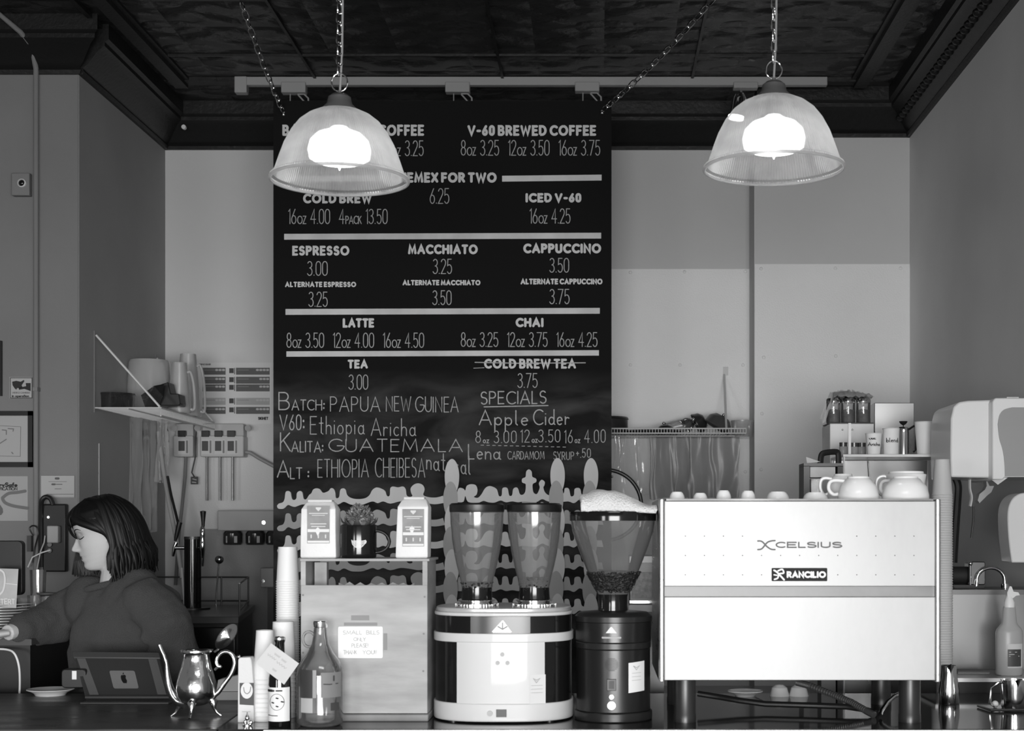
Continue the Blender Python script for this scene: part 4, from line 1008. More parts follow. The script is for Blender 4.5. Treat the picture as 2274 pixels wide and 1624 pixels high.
# ============================================================= silver teapot
pd = 4.12; pc = X(436,pd)
zf = ZC-Z(1600,pd)
def pw(px, py, d=pd): return W(px,py,d)+Vector((0,0,zf))
t = thing('teapot', 'ornate silver teapot with open lid standing on the wooden counter', 'teapot', (pc, pd, ZC))
k = pd/F
prof = [(4,1577),(20,1574),(33,1567),(41,1555),(44,1540),(43,1525),(38,1505),(33,1490),(30,1475),(29,1463),(31,1458),(36,1456),(36,1453),(32,1452.5),(30,1455),(28,1463),(29,1477),(34,1497),(40,1520),(42,1540),(38,1556),(26,1568),(1,1573)]
MB().lathe([(r*k, (CY-y)*k+zf) for r, y in prof], (pc,pd,H), 56).build('pot_body', silver, t, smooth=60)
sp = smoothpts([(412,1570),(396,1566),(384,1552),(376,1532),(372,1508),(370,1485),(364,1465),(358,1452),(354,1441)],4)
n_ = len(sp); MB().tube([pw(*p) for p in sp], [ (15-11*min(1,i/(n_*.6)))*k for i in range(n_)], 14).build('spout', silver, t, smooth=60)
hd = smoothpts([(472,1560),(478,1552),(486,1545),(500,1525),(514,1505),(521,1485),(519,1468),(508,1457),(494,1458),(484,1468),(481,1480),(486,1490),(491,1488)],4)
MB().tube([pw(*p) for p in hd], [ (5.5-2*i/len(hd))*k for i in range(len(hd))], 10).build('handle', silver, t, smooth=60)
MB().tube([pw(477,1497), pw(483,1492), pw(490,1488)], 3*k, 8).build('handle_joint', silver, t)
for a in (PI*1.5, PI*1.02, PI*.02):
    dv = Vector((math.cos(a), math.sin(a), 0)); r_ = 34*k
    p0 = Vector((pc,pd,0))+dv*r_
    b = MB().tube([p0+Vector((0,0,ZC+.055)), p0+dv*.004+Vector((0,0,ZC+.042)), p0+dv*.006+Vector((0,0,ZC+.024)), p0+dv*.014+Vector((0,0,ZC+.010)), p0+dv*.026+Vector((0,0,ZC+.002))], [.004,.013,.006,.0035,.004], 10)
    b.build('leg', silver, t, smooth=60)
n_z = Vector((.38,.86,-.34)).normalized(); a_ = Vector((.66,0,.75)); a_ = (a_-n_z*a_.dot(n_z)).normalized(); y_ = n_z.cross(a_)
Mx = Matrix.Translation(pw(504,1423)) @ Matrix((a_, y_, n_z)).transposed().to_4x4()
b = MB().lathe([(.001,.016),(.015,.013),(.027,.006),(.039,.0),(.042,-.003),(.038,-.003),(.026,.003),(.001,.011)], (0,0,0), 40, M=Mx, sy=.62, sx=1.0); ld = b.build('lid', silver, t, smooth=60)
b = MB(); b.ball((0,0,.022), .006, .006, .007, M=Mx); b.build('finial', silver, ld)
MB().tube([pw(476,1457), pw(484,1452), pw(489,1446)], 2.5*k, 8).build('lid_hinge', silver, t)
# ============================================================= tablet on stand
id_ = 4.55
zo = ZC-Z(1556,4.52)
def iw(px, py, d): return W(px,py,d)
t = thing('tablet_register', 'dark tablet register on a tilted stand, seen from behind, on the counter', 'tablet', (X(280,4.5), 4.5, ZC))
# tilted slab: front (camera side) face leaning towards the barista at the top
def quadslab(b, P, th):
    P = [Vector(p) for p in P]; n_ = (P[1]-P[0]).cross(P[3]-P[0]).normalized()
    if n_.y < 0: n_ = -n_
    Q = [p+n_*th for p in P]
    return b.add(P+Q, [(0,1,2,3),(7,6,5,4),(0,4,5,1),(1,5,6,2),(2,6,7,3),(3,7,4,0)])
dT, dB = 4.62, 4.47
P = [iw(163,1447,dT), iw(352,1449,dT), iw(376,1551,dB), iw(190,1552,dB)]
tb = mat('tablet_dark', .035, .5)
quadslab(MB(), P, .014).build('tablet_case', tb, t, bevel=.003)
quadslab(MB(), [P[0]-Vector((.004,.006,-.001)), P[1]+Vector((.004,-.006,.001)), P[1].lerp(P[2],.13)+Vector((.003,-.006,0)), P[0].lerp(P[3],.13)-Vector((.003,.006,0))], .016).build('top_cover', dark, t, bevel=.003)
def bil(u, v, off=.0015):
    a = P[0].lerp(P[1],u); c = P[3].lerp(P[2],u); q = a.lerp(c,v); n_ = (P[1]-P[0]).cross(P[3]-P[0]).normalized()
    if n_.y > 0: n_ = -n_
    return q+n_*off
def uvpoly(pts, off=.0015): return MB().add([bil(u,v,off) for u, v in pts], [tuple(range(len(pts)))])
uvpoly([(.02,.16),(.12,.16),(.17,.93),(.06,.93)]).build('side_grip', mat('grip_grey', .10, .5), t)
uvpoly([(.86,.16),(.96,.16),(.975,.93),(.87,.93)]).build('side_grip', mat('grip_grey', .10, .5), t)
def rrect(u0,u1,v0,v1,r,rv):
    out = []
    for cu, cv, st in ((u1-r,v1-rv,0),(u0+r,v1-rv,90),(u0+r,v0+rv,180),(u1-r,v0+rv,270)):
        for kk in range(5):
            a = math.radians(st+90*kk/4); out.append((cu+r*math.cos(a), cv+rv*math.sin(a)))
    return out
uvpoly(rrect(.365,.665,.42,.80,.02,.04)).build('logo_window', mat('window_grey', .17, .5), t)
ap = [(0,-.62),(.16,-.72),(.40,-.70),(.58,-.52),(.44,-.30),(.42,-.05),(.56,.15),(.50,.42),(.32,.68),(.14,.66),(0,.60),(-.16,.68),(-.34,.60),(-.54,.28),(-.60,-.10),(-.52,-.48),(-.30,-.68),(-.12,-.66)]
b = MB().add([bil(.515+x*.055, .61+y*.13, .003) for x, y in ap], [tuple(range(len(ap)))])
b.add([bil(.515+x*.055, .61+y*.13, .003) for x, y in ((.02,-.72),(.04,-.95),(.26,-1.15),(.24,-.88))], [(0,1,2,3)])
b.build('fruit_logo', black, t)
MB().box(X(190,4.45), X(385,4.45), 4.40, 4.60, ZC, ZC+.006).build('base_plate', dark, t, bevel=.002)
MB().tube([iw(190,1549,4.465), iw(378,1549,4.465)], .0055, 10).build('hinge_bar', tb, t)
b = MB().rbox(X(141,4.56), X(196,4.56), 4.54, 4.575, Z(1527,4.56), Z(1485,4.56), .012, axis='y'); cr = b.build('card_reader', black, t, bevel=.003)
MB().box(X(158,4.53), X(168,4.53), 4.537, 4.539, Z(1510,4.53), Z(1491,4.53)).build('reader_light', mat('reader_shine', .7, .3), cr)
MB().tube([iw(192,1510,4.57), iw(198,1520,4.56), iw(204,1520,4.55)], .008, 8).build('reader_arm', black, cr)
# ============================================================= PERSON
PD = 4.95
hc = W(231,1186,PD)                       # head centre, between the ears
person = thing('person', 'woman with dark bob hair in a dark grey sweater looking down behind the counter', 'person', (hc.x+.05, PD+.02, 0))
yaw, pitch = math.radians(20), math.radians(14)
# head axes: f forward (to -X, slightly to camera, tilted down), u up, s towards camera side
fdir = Vector((-math.cos(yaw)*math.cos(pitch), -math.sin(yaw)*math.cos(pitch), -math.sin(pitch)))
sdir = Vector((math.sin(yaw), -math.cos(yaw), 0)).normalized()
udir = fdir.cross(sdir).normalized()
if udir.z < 0: udir = -udir
def HP(f, s, u): return hc+fdir*f+sdir*s+udir*u
def interp(tab, x):
    if x <= tab[0][0]: return tab[0][1]
    for (a, va), (b_, vb) in zip(tab, tab[1:]):
        if x <= b_:
            t = (x-a)/(b_-a); t = t*t*(3-2*t) if False else t; return va+(vb-va)*t
    return tab[-1][1]
FR = [(-.116,.030),(-.112,.058),(-.106,.076),(-.098,.084),(-.090,.087),(-.082,.085),(-.077,.083),(-.072,.088),(-.067,.0905),(-.062,.088),(-.0595,.0855),(-.057,.089),(-.052,.092),(-.047,.0905),(-.040,.087),(-.03,.087),(-.015,.086),(0,.084),(.012,.083),(.02,.084),(.03,.089),(.04,.090),(.055,.089),(.07,.084),(.085,.072),(.097,.055),(.106,.036),(.112,.012),(.114,0)]
BK = [(-.116,-.015),(-.10,-.040),(-.08,-.062),(-.06,-.074),(-.04,-.082),(0,-.092),(.03,-.096),(.06,-.090),(.08,-.075),(.10,-.045),(.112,-.012),(.114,0)]
WD = [(-.116,.018),(-.108,.030),(-.098,.038),(-.085,.046),(-.07,.053),(-.05,.060),(-.03,.065),(0,.070),(.03,.074),(.05,.074),(.075,.064),(.095,.044),(.108,.022),(.114,.002)]
NS = [(-.116,0),(-.046,0),(-.041,.004),(-.036,.0195),(-.030,.026),(-.024,.025),(-.015,.019),(-.004,.012),(.008,.006),(.02,.0015),(.03,0),(.114,0)]
NW = [(-.046,.016),(-.036,.0155),(-.028,.012),(-.015,.008),(.01,.0065),(.03,.008)]
FB = [(-.116,.030),(-.112,.056),(-.106,.071),(-.098,.078),(-.088,.081),(-.075,.082),(-.06,.083),(-.04,.0845),(-.015,.085)]+[q for q in FR if q[0] >= 0]
def head_pt(u, t):
    a = interp(FB,u); lipd = interp(FR,u)-a; b_ = interp(BK,u); w_ = interp(WD,u); c0 = (a+b_)/2; r = (a-b_)/2
    ct, st = math.cos(t), math.sin(t)
    e = 2/2.25
    f = c0+r*math.copysign(abs(ct)**e, ct); s_ = w_*math.copysign(abs(st)**e, st)
    if ct > 0:
        f += lipd*math.exp(-(s_/.024)**2)
        f += interp(NS,u)*math.exp(-(s_/interp(NW,u))**2)
        for sg in (-1,1):
            f -= .009*math.exp(-((s_-sg*.031)/.014)**2-((u-.013)/.011)**2)   # sockets
            f += .0045*math.exp(-((s_-sg*.031)/.012)**2-((u-.009)/.007)**2)  # lids
            f += .003*math.exp(-((s_-sg*.038)/.016)**2-((u+.02)/.018)**2)    # cheeks
            f += .004*math.exp(-((s_-sg*.013)/.006)**2-((u+.033)/.006)**2)   # nostril wings
        f -= .004*math.exp(-(s_/.024)**2-((u+.0597)/.0022)**2)
    return f, s_, u
b = MB(); NU, NT = 120, 112
vs = []; fs = []
for i in range(NU+1):
    u = -.116+.230*i/NU
    for j in range(NT):
        tt = 2*PI*j/NT; t_ = tt-.45*math.sin(tt)*.9   # denser at the face
        vs.append(HP(*head_pt(u, t_)))
for i in range(NU):
    for j in range(NT): fs.append((i*NT+j, i*NT+(j+1)%NT, (i+1)*NT+(j+1)%NT, (i+1)*NT+j))
fs.append(tuple(range(NT))[::-1]); fs.append(tuple(NU*NT+j for j in range(NT)))
b.add(vs, fs)
# ears
for sg in (-1,1):
    b.tube([HP(-.004,sg*.070,.012),HP(-.010,sg*.076,.018),HP(-.020,sg*.080,.006),HP(-.016,sg*.078,-.018),HP(-.006,sg*.071,-.030)], [.006,.007,.007,.006,.006], 10)
# neck, shoulders, trunk, legs, arms (skin): one surface by remeshing
neck0 = HP(-.035,0,-.04); chest = Vector((hc.x+.035, PD+.01, hc.z-.27))
b.tube([neck0, neck0.lerp(chest,.4), neck0.lerp(chest,.75), chest, chest+Vector((.015,0,-.15)), chest+Vector((.02,0,-.32)), chest+Vector((.02,0,-.5))], [.050,.050,.060,.12,.13,.12,.14], 20)
hipc = Vector((chest.x+.02, PD+.01, .93))
for sg in (-1,1):
    b.tube([hipc+Vector((sg*.03,sg*.08,.02)), hipc+Vector((sg*.03,sg*.09,-.3)), Vector((hipc.x+sg*.04-.01,PD+sg*.09,.48)), Vector((hipc.x+sg*.05,PD+sg*.09,.30)), Vector((hipc.x+sg*.05+.01,PD+sg*.09,.09)), Vector((hipc.x+sg*.05,PD+sg*.09,.04)), Vector((hipc.x+sg*.05-.14,PD+sg*.09-.02,.03))], [.10,.085,.056,.054,.036,.038,.025], 16)
# shoulders/arms
SF = W(163,1328,5.05); SN = W(340,1330,4.86)      # far and near shoulder
EF = W(92,1385,4.98); HF_ = W(16,1406,4.84)
EN = W(396,1462,4.86); HN = W(300,1496,4.76)
b.tube([chest+Vector((0,.02,-.02)), SF, EF, HF_], [.05,.036,.034,.026], 14)
b.tube([chest+Vector((0,-.02,-.02)), SN+Vector((0,.04,-.02)), EN, HN], [.05,.036,.034,.027], 14)
def hand(b, wrist, dirv, palmn, side, curl=.5):
    d = dirv.normalized(); n_ = (palmn-d*palmn.dot(d)).normalized(); sv = d.cross(n_)*side
    P_ = lambda a, c, e: wrist+d*a+sv*c+n_*e
    b.tube([P_(-.01,0,0), P_(.02,0,0), P_(.06,0,.002), P_(.085,0,.004)], [.026,.032,.038,.034], 12, flat=.42)
    for k, (c, L) in enumerate(((-.027,.068),(-.009,.078),(.009,.073),(.026,.058))):
        p = P_(.078,c,.002); pts = [p]; a = .25*curl
        for seg in (.45,.32,.23):
            p = p+(d*math.cos(a)+n_*math.sin(a))*L*seg; pts.append(p); a += .7*curl
        b.tube([P_(.05,c*.9,0)]+pts, [.0085,.0095,.0085,.0078,.006], 8)
    b.tube([P_(.015,-.024,.002), P_(.035,-.044,.010), P_(.060,-.056,.018), P_(.080,-.058,.026)], [.012,.0115,.010,.007], 8)
hand(b, HF_, Vector((-1,-.35,-.12)), Vector((0,-.1,-1)), 1, .6)
hand(b, HN, Vector((-1,-.2,-.05)), Vector((0,0,-1)), -1, .8)
body = b.build('body', skin, person, smooth=180)
rm = body.modifiers.new('remesh','REMESH'); rm.mode = 'VOXEL'; rm.voxel_size = .0032; rm.use_smooth_shade = True
sm = body.modifiers.new('smooth','SMOOTH'); sm.factor = .5; sm.iterations = 2
# lips, brows, lashes
def face_patch(cs, off, name, m, w):
    pts = []
    for s_, u in cs:
        best = None
        for k in range(200):
            t = -PI/2+PI*k/199; f_, s2, _ = head_pt(u, t)
            if best is None or abs(s2-s_) < best[0]: best = (abs(s2-s_), f_)
        pts.append(HP(best[1]+off, s_, u))
    return MB().tube(pts, w, 8, flat=.8).build(name, m, person, smooth=80)
face_patch([(-.021,-.0598),(-.012,-.056),(-.005,-.0545),(0,-.0552),(.005,-.0545),(.012,-.056),(.021,-.0598)], -.0022, 'upper_lip', lipm, [.0008,.0026,.0034,.0036,.0034,.0026,.0008])
face_patch([(-.019,-.0608),(-.010,-.065),(0,-.067),(.010,-.065),(.019,-.0608)], -.0028, 'lower_lip', lipm, [.0008,.0032,.0042,.0032,.0008])
for sg in (-1,1):
    face_patch([(sg*.016,.030),(sg*.028,.035),(sg*.040,.035),(sg*.050,.029)], .0, 'eyebrow', hairm, [.0012,.0022,.002,.0008])
    face_patch([(sg*.018,.005),(sg*.026,.0015),(sg*.034,.001),(sg*.042,.003),(sg*.049,.007)], .0012, 'eyelashes', hairm, [.0008,.0016,.0019,.0019,.001])
# ---- hair
hb = MB(); rr = random.Random(11)
def hair_r(u): return 0
# cap following the skull
vs = []; fs = []; NU2, NT2 = 40, 64
for i in range(NU2+1):
    u = -.02+.150*i/NU2
    for j in range(NT2):
        t = 2*PI*j/NT2
        uu = min(u, .1139) if u < .114 else .1139
        # scaled skull
        k = 1.16; uu = (u-.0)/1.14
        a = interp(FR,uu); b_ = interp(BK,uu); w_ = interp(WD,uu); c0 = (a+b_)/2-.004; r = (a-b_)/2*1.10+.006; w_ = w_*1.10+.008
        f = c0+r*math.cos(t); s_ = w_*math.sin(t)
        if math.cos(t) > .35 and u < .05: f = min(f, .02) if False else f-.06*min(1,(math.cos(t)-.35)*3)*min(1,(.05-u)/.03)
        if math.cos(t) > -.45 and u < .055: q_ = min(1,(math.cos(t)+.45)*4)*min(1,(.055-u)/.02); s_ *= 1-.28*q_; f *= 1-.2*q_
        vs.append(HP(f, s_, u))
for i in range(NU2):
    for j in range(NT2): fs.append((i*NT2+j, i*NT2+(j+1)%NT2, (i+1)*NT2+(j+1)%NT2, (i+1)*NT2+j))
fs.append(tuple(NU2*NT2+j for j in range(NT2)))
hb.add(vs, fs)
def lock(pts, w0, flat=.4):
    q = smoothpts3(pts, 5); n_ = len(q)
    ws = [w0*(.55+.6*math.sin(PI*min(1,.15+.75*i/n_)))*(1 if i < n_*.75 else max(.12, 1-(i-n_*.75)/(n_*.25)*.9)) for i in range(n_)]
    hb.tube(q, ws, 7, flat=flat)
# locks falling from the parting, hanging to chin length
zend = Z(1283,PD)
for i in range(460):
    t = rr.uniform(1.55, 2*PI-1.30)                       # 0 = face, PI/2 = camera side
    lay = rr.random(); ct, st = math.cos(t), math.sin(t); back_ = max(0,-ct)
    k = 1.0+.08*lay
    top = HP(.015*ct+rr.uniform(-.03,.03), .016*st, .119+.006*lay)
    rf = .106*k; rs = .088*k
    m1 = HP(rf*.62*ct-.008, rs*.74*st, .096+.008*lay)
    m2 = HP(rf*ct-.012, rs*st*1.02, .035+rr.uniform(-.01,.01))
    low = HP(rf*ct*(1.0+.12*back_)-.012, rs*st*1.10, -.040)
    ze = zend+rr.uniform(-.014,.034)+.025*back_**2
    end = Vector((low.x+rr.uniform(-.018,.018)-fdir.x*.012*back_, low.y-fdir.y*.03*back_+rr.uniform(-.012,.012), ze))
    md = (low+end)/2+Vector((-fdir.x*.010*back_+rr.uniform(-.009,.009), rr.uniform(-.009,.009), 0))
    lock([top, m1, m2, low, md, end], rr.uniform(.006,.013))
# far-side hair hanging past the cheek and chin
for i in range(80):
    a = rr.random()
    lock([HP(.03,-.02,.118), HP(.060,-.055,.090), HP(.080-.03*a,-.078,.045), HP(.084-.04*a,-.088,-.01), HP(.108-.06*a,-.088,-.065), Vector((HP(.126-.08*a+rr.uniform(-.01,.01),-.08,-.1).x, HP(.07,-.08,-.1).y, zend+rr.uniform(0,.02)))], .008)
# near side: swept from the parting over the temple to the ear
for i in range(90):
    a = rr.random(); q = rr.uniform(0,.006)
    fs_ = 1-a
    lock([HP(.03*fs_,.012,.120+q), HP(.074*fs_+.0,.034+.022*a,.096+q), HP(.078*fs_+.004,.058+.018*a,.066+.012*a), HP(.046*fs_-.004,.080+.006*a+q,.036+.004*a), HP(.010*fs_-.014,.089+q,.002), HP(-.014-.012*a,.090+q,-.045), HP(-.010-.022*a+rr.uniform(-.008,.008),.086,-.095-rr.uniform(0,.02)), Vector((HP(-.02-.03*a,.08,-.1).x, HP(-.02,.08,-.1).y, zend+rr.uniform(-.012,.01)))], rr.uniform(.007,.011))
# fringe across the forehead
for i in range(70):
    a = rr.random(); s_ = -.066+.098*a
    cv = math.sqrt(max(0,1-(s_/.080)**2))
    lowu = .036+.016*a+rr.uniform(-.006,.008)
    lock([HP(.012,s_*.3,.122), HP(.060*cv+.006,s_*.7,.107), HP(.090*cv+.010,s_*.9+.002,.078), HP(.096*cv+.007,s_,.055), HP(.095*cv+.005,s_+.004,lowu)], rr.uniform(.005,.008), .5)
for s0, s1, u1 in ((.000,.030,.008),(.006,.034,.004),(.012,.040,.003),(-.02,.004,.006),(.016,.046,.006),(-.034,-.016,.004),(.004,.022,.010)):
    lock([HP(.07,s0*.5,.10), HP(.099,s0,.072), HP(.101,s0+.002,.045), HP(.096,s1-.010,.020), HP(.085,s1,u1)], .0055, .6)
hair = hb.build('hair', hairm, person, smooth=80)
# ---- sweater
sb_ = MB()
C = chest
sb_.tube([C+Vector((-.024,0,.094)), C+Vector((-.018,0,.060)), C+Vector((0,0,-.0)), C+Vector((.02,0,-.10)), C+Vector((.03,0,-.22)), C+Vector((.03,0,-.34)), C+Vector((.03,0,-.46)), C+Vector((.03,0,-.56))], [.062,.085,.140,.168,.185,.19,.185,.175], 28)
sb_.ball(W(300,1345,4.93), .12, .11, .13); sb_.ball(W(345,1390,4.93), .10, .12, .15); sb_.ball(W(200,1345,5.0), .085,.10,.10)
sb_.tube([C+Vector((.02,-.02,.00)), W(330,1335,4.86), W(372,1390,4.82), EN, EN+Vector((.012,0,-.02)), W(350,1480,4.80), HN+Vector((.04,0,0))], [.09,.085,.082,.072,.068,.060,.046], 20)
sb_.tube([C+Vector((-.04,.05,-.03)), W(170,1340,5.06), W(125,1378,5.03), EF, W(50,1400,4.90), HF_+Vector((.035,.01,0))], [.085,.082,.078,.070,.056,.036], 20)
for p, q, r_ in (((150,1352,5.0),(95,1400,4.97),.020),((130,1345,5.0),(110,1412,4.97),.018),((318,1420,4.78),(372,1402,4.76),.02),((395,1405,4.80),(408,1450,4.80),.022)):
    sb_.tube([W(*p), W(*q)], r_, 10)
sw_ = sb_.build('sweater', knit, person, smooth=180)
rm = sw_.modifiers.new('remesh','REMESH'); rm.mode = 'VOXEL'; rm.voxel_size = .008; rm.use_smooth_shade = True
sm = sw_.modifiers.new('smooth','SMOOTH'); sm.factor = .6; sm.iterations = 7
tx = bpy.data.textures.new('folds','CLOUDS'); tx.noise_scale = .12
dp = sw_.modifiers.new('folds','DISPLACE'); dp.texture = tx; dp.strength = .034; dp.mid_level = .5
nk = C+Vector((-.030,0,.098))
MB().tube([nk+Vector((.062*math.cos(a)*1.05, .068*math.sin(a), .016*math.cos(a))) for a in [2*PI*i/28 for i in range(28)]], .011, 10, closed=True).build('collar', knit, person, smooth=80)
tb_ = MB()
for sg in (-1,1):
    tb_.tube([hipc+Vector((sg*.02,sg*.06,.10)), hipc+Vector((sg*.03,sg*.08,0)), hipc+Vector((sg*.03,sg*.09,-.3)), Vector((hipc.x+sg*.04,PD+sg*.09,.48)), Vector((hipc.x+sg*.05,PD+sg*.09,.10))], [.13,.125,.10,.075,.062], 18)
tr = tb_.build('trousers', jeans, person, smooth=180)
rm = tr.modifiers.new('remesh','REMESH'); rm.mode = 'VOXEL'; rm.voxel_size = .012; rm.use_smooth_shade = True
for sg in (-1,1):
    c = Vector((hipc.x+sg*.05,PD+sg*.09,0))
    MB().tube([c+Vector((.04,0,.04)), c+Vector((0,0,.045)), c+Vector((-.10,-.01,.04)), c+Vector((-.18,-.02,.030))], [.035,.045,.042,.028], 14).build('shoe', black, person)

# ============================================================= NEAR LEFT WALL
def onwall(x0, x1, y0, y1, d, th): return MB().box(X(x0,d), X(x1,d), d-th, d-.0005, Z(y1,d), Z(y0,d))
t = thing('framed_picture', 'black framed picture cut off by the left edge above the certificate', 'picture', W(-40,880,DN))
onwall(-90,6,758,880,DN,.02).build('frame', black, t); onwall(-80,-4,770,868,DN,.0215).build('print', paperg, t)
t = thing('warning_sign', 'small square video surveillance in operation sign on the left wall', 'sign', W(47,885,DN))
onwall(22,72,838,885,DN,.004).build('plate', mat('sign_plate', .38, .6), t)
pm = plane(DN-.0055)
for seg in ([(23,839.5),(71,839.5),(71,884),(23,884),(23,839.5)],): MB().ribbon(seg, 1.3, pm).build('border', ink, t)
b = polypx(MB(), [(27,848),(36,846),(46,848),(53,844),(54,847),(48,856),(50,860),(44,863),(38,862),(36,866),(32,862),(28,856)], pm); b.build('camera_pictogram', ink, t)
b = polypx(MB(), [(57,851),(68,851),(68,869),(63,867),(54,864),(42,866),(42,862),(52,859),(58,858)], pm); b.build('hand_pictogram', ink, t)
for s_, x0, x1, y0, y1 in (('Vid',27,33,871,875),('in',27,32,878,882),('operation',35,63,878,883)): pass
write(MB(), 'in operation', 27, 64, 877, 882, 1.3, pm).build('sign_text', ink, t)
b = MB(); write(b, 'VIDEO', 27, 44, 871, 874, .7, pm).build('sign_text', inkg, t); write(MB(), 'CAMERA', 46, 66, 871, 874, .7, pm).build('sign_text', inkg, t)
t = thing('framed_certificate', 'certificate in a thick black frame on the left wall', 'picture', W(30,1037,DN))
b = MB(); fw = 9.5
for q in ((-60,76,914,924),(-60,76,1027,1038),(66,76,914,1038),(-60,-50,914,1038)): b.box(X(q[0],DN),X(q[1],DN),DN-.022,DN-.0005,Z(q[3],DN),Z(q[2],DN))
b.build('frame', black, t); onwall(-52,67,922,1029,DN,.008).build('document', mat('document', .36, .6), t)
pm2 = plane(DN-.0095)
MB().ribbon([(-40,944),(46,948),(45,1014),(-40,1012)], .9, pm2).build('inner_border', inkg, t)
for q in ([(0,985),(14,976)],[(5,955),(14,956),(14,965)],[(26,1005),(29,1008)],[(18,952),(30,953),(29,958)]): MB().ribbon(q, 2.2, pm2).build('print_mark', mat('grey_print', .16, .7), t)
t = thing('safety_poster', 'food safety certification poster with swooping curves low on the left wall', 'poster', W(28,1155,DN))
onwall(-40,62,1058,1157,DN,.002).build('sheet', mat('poster_sheet', .34, .7), t)
pm3 = plane(DN-.0032)
write(MB(), 'ServSafe', -16, 38, 1073, 1081, 2.6, pm3).build('poster_heading', ink, t)
write(MB(), 'CERTIFICATION', -23, 38, 1083, 1089, 1.4, pm3).build('poster_heading', ink, t)
MB().ribbon(smoothpts([(56,1091),(38,1094),(20,1096),(8,1104),(6,1108),(12,1117),(30,1124),(61,1129)]), 7, pm3).build('curve', mat('poster_grey', .14, .6), t)
b = polypx(MB(), [(-14,1115),(0,1121),(6,1130),(7,1138),(3,1144),(-14,1146)], pm3); b.build('dark_swoosh', inkg, t)
t = thing('small_certificate', 'small white printed notice taped on the left wall beside the conduit pipe', 'notice', W(128,1105,DN))
onwall(90,166,1056,1106,DN,.002).build('sheet', mat('notice_sheet', .40, .7), t)
MB().ribbon([(90.5,1056.5),(165.5,1056.5),(165.5,1105),(90.5,1105),(90.5,1056.5)], .8, pm3).build('border', inkg, t)
for q, w_ in (([(124,1063),(127,1063),(130,1063)],5),([(108,1070),(148,1070)],.8),([(116,1076),(122,1076)],4),([(125,1076),(138,1076)],1.6),([(122,1086),(136,1086)],1.2),([(104,1098),(163,1098)],1)): MB().ribbon(q, w_, pm3).build('print_line', mat('notice_ink', .10, .7), t)
t = thing('wall_sensor', 'square wall box with a round dark eye high on the left wall', 'sensor', W(52,438,DN))
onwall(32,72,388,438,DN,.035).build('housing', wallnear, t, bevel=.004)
c = W(49,407,DN-.035); MB().lathe([(.018,0),(.018,.008),(.0145,.012),(.0125,.006)], (0,0,0), 28, M=Matrix.Translation(c)@Matrix.Rotation(PI/2,4,'X')).build('bezel', whitep, t)
MB().ball(c+Vector((0,-.004,0)), .0125, .008, .0125).build('lens', blackg, t)
# power board
t = thing('power_board', 'black mounting board with power sockets and plugs behind the woman', 'power board', W(127,1270,DN))
onwall(101,153,1120,1270,DN,.035).build('board', mat('board_black', .012, .4), t, bevel=.006)
c = W(126,1182,DN-.03); pb_ = MB().box(X(117,DN), X(142,DN), DN-.07, DN-.035, Z(1206,DN), Z(1168,DN)).build('white_adapter', mat('adapter', .38, .5), t, bevel=.005)
for py in (1180,1196,1210,1223): MB().tube([W(110,py,DN-.035), W(110,py,DN-.047)], .009, 16).build('socket', mat('socket_grey', .05, .4), t)
MB().tube([W(107,1149,DN-.037), W(107,1149,DN-.04)], .0045, 10).build('indicator_light', mat('indicator', 1, .3, emit=5), t)
b = MB().tube(smoothpts3([W(118,1122,DN-.05),W(112,1108,DN-.05),W(102,1104,DN-.05),W(93,1112,DN-.05),W(91,1135,DN-.04),W(91,1180,DN-.03),W(92,1260,DN-.03)],5), .010, 10); b.build('thick_cable', black, label='thick black cable looping over the top of the black power board', cat='cable')
b = MB().tube(smoothpts3([W(74,1190,DN-.05),W(66,1175,DN-.05),W(72,1168,DN-.05),W(82,1172,DN-.05),W(84,1190,DN-.05),W(78,1215,DN-.04),W(72,1250,DN-.04)],5), .003, 8); b.build('thin_cable', black, label='thin dark looped cable hanging left of the power board', cat='cable')
b = MB().tube([W(82,1265,DN-.06),W(90,1225,DN-.06),W(98,1205,DN-.05),W(100,1190,DN-.05)], .003, 8); b.build('grey_cable', greyp, label='thin grey cable rising beside the power board', cat='cable')
b = MB().tube([W(62,1260,DN-.05),W(72,1238,DN-.06),W(92,1228,DN-.06),W(112,1222,DN-.05)], .003, 8); b.build('white_cable', whitep, label='pale cable crossing to the lowest power socket', cat='cable')
MB().box(X(70,DN), X(79,DN), DN-.05, DN-.02, Z(1225,DN), Z(1190,DN)).build('cable_bundle', dark, label='dark bundle of tied cables hanging on the left wall', cat='cable')
# left work table with register gear
d0 = 4.86; tz = Z(1420,d0)
t = thing('side_table', 'dark work table at the left edge below the stacked plates', 'table', (X(20,4.95),4.98,0))
MB().box(-2.6, X(70,d0), d0, 5.4, tz-.02, tz).build('table_top', mat('table_grey', .05, .4), t)
MB().box(-2.55, X(62,d0), d0+.02, 5.38, .0, tz-.02).build('cabinet_body', black, t)
t = thing('monitor', 'black rounded monitor at the left edge behind the white bag', 'monitor', W(10,1320,5.08))
b = MB().rbox(X(-60,5.08), X(52,5.08), 5.07, 5.10, Z(1322,5.08), Z(1201,5.08), .015, axis='y').build('screen', black, t, bevel=.003)
MB().box(X(0,5.09), X(20,5.09), 5.09, 5.13, tz, Z(1300,5.09)).build('stand', black, t)
t = thing('paper_bag', 'pale paper bag printed with large letters at the left edge', 'bag', W(15,1352,4.93))
MB().add([W(-30,1262,4.95),W(41,1264,4.93),W(36,1351,4.93),W(-30,1348,4.95),W(-30,1262,4.99),W(41,1264,4.97),W(36,1351,4.97),W(-30,1348,4.99)],[(0,1,2,3),(7,6,5,4),(0,4,5,1),(1,5,6,2),(2,6,7,3),(3,7,4,0)]).build('bag_body', mat('bag_pale', .42, .6, var=.06, vscale=12), t)
pb3 = lambda px, py: W(px,py,4.926+(41-px)*.0003)
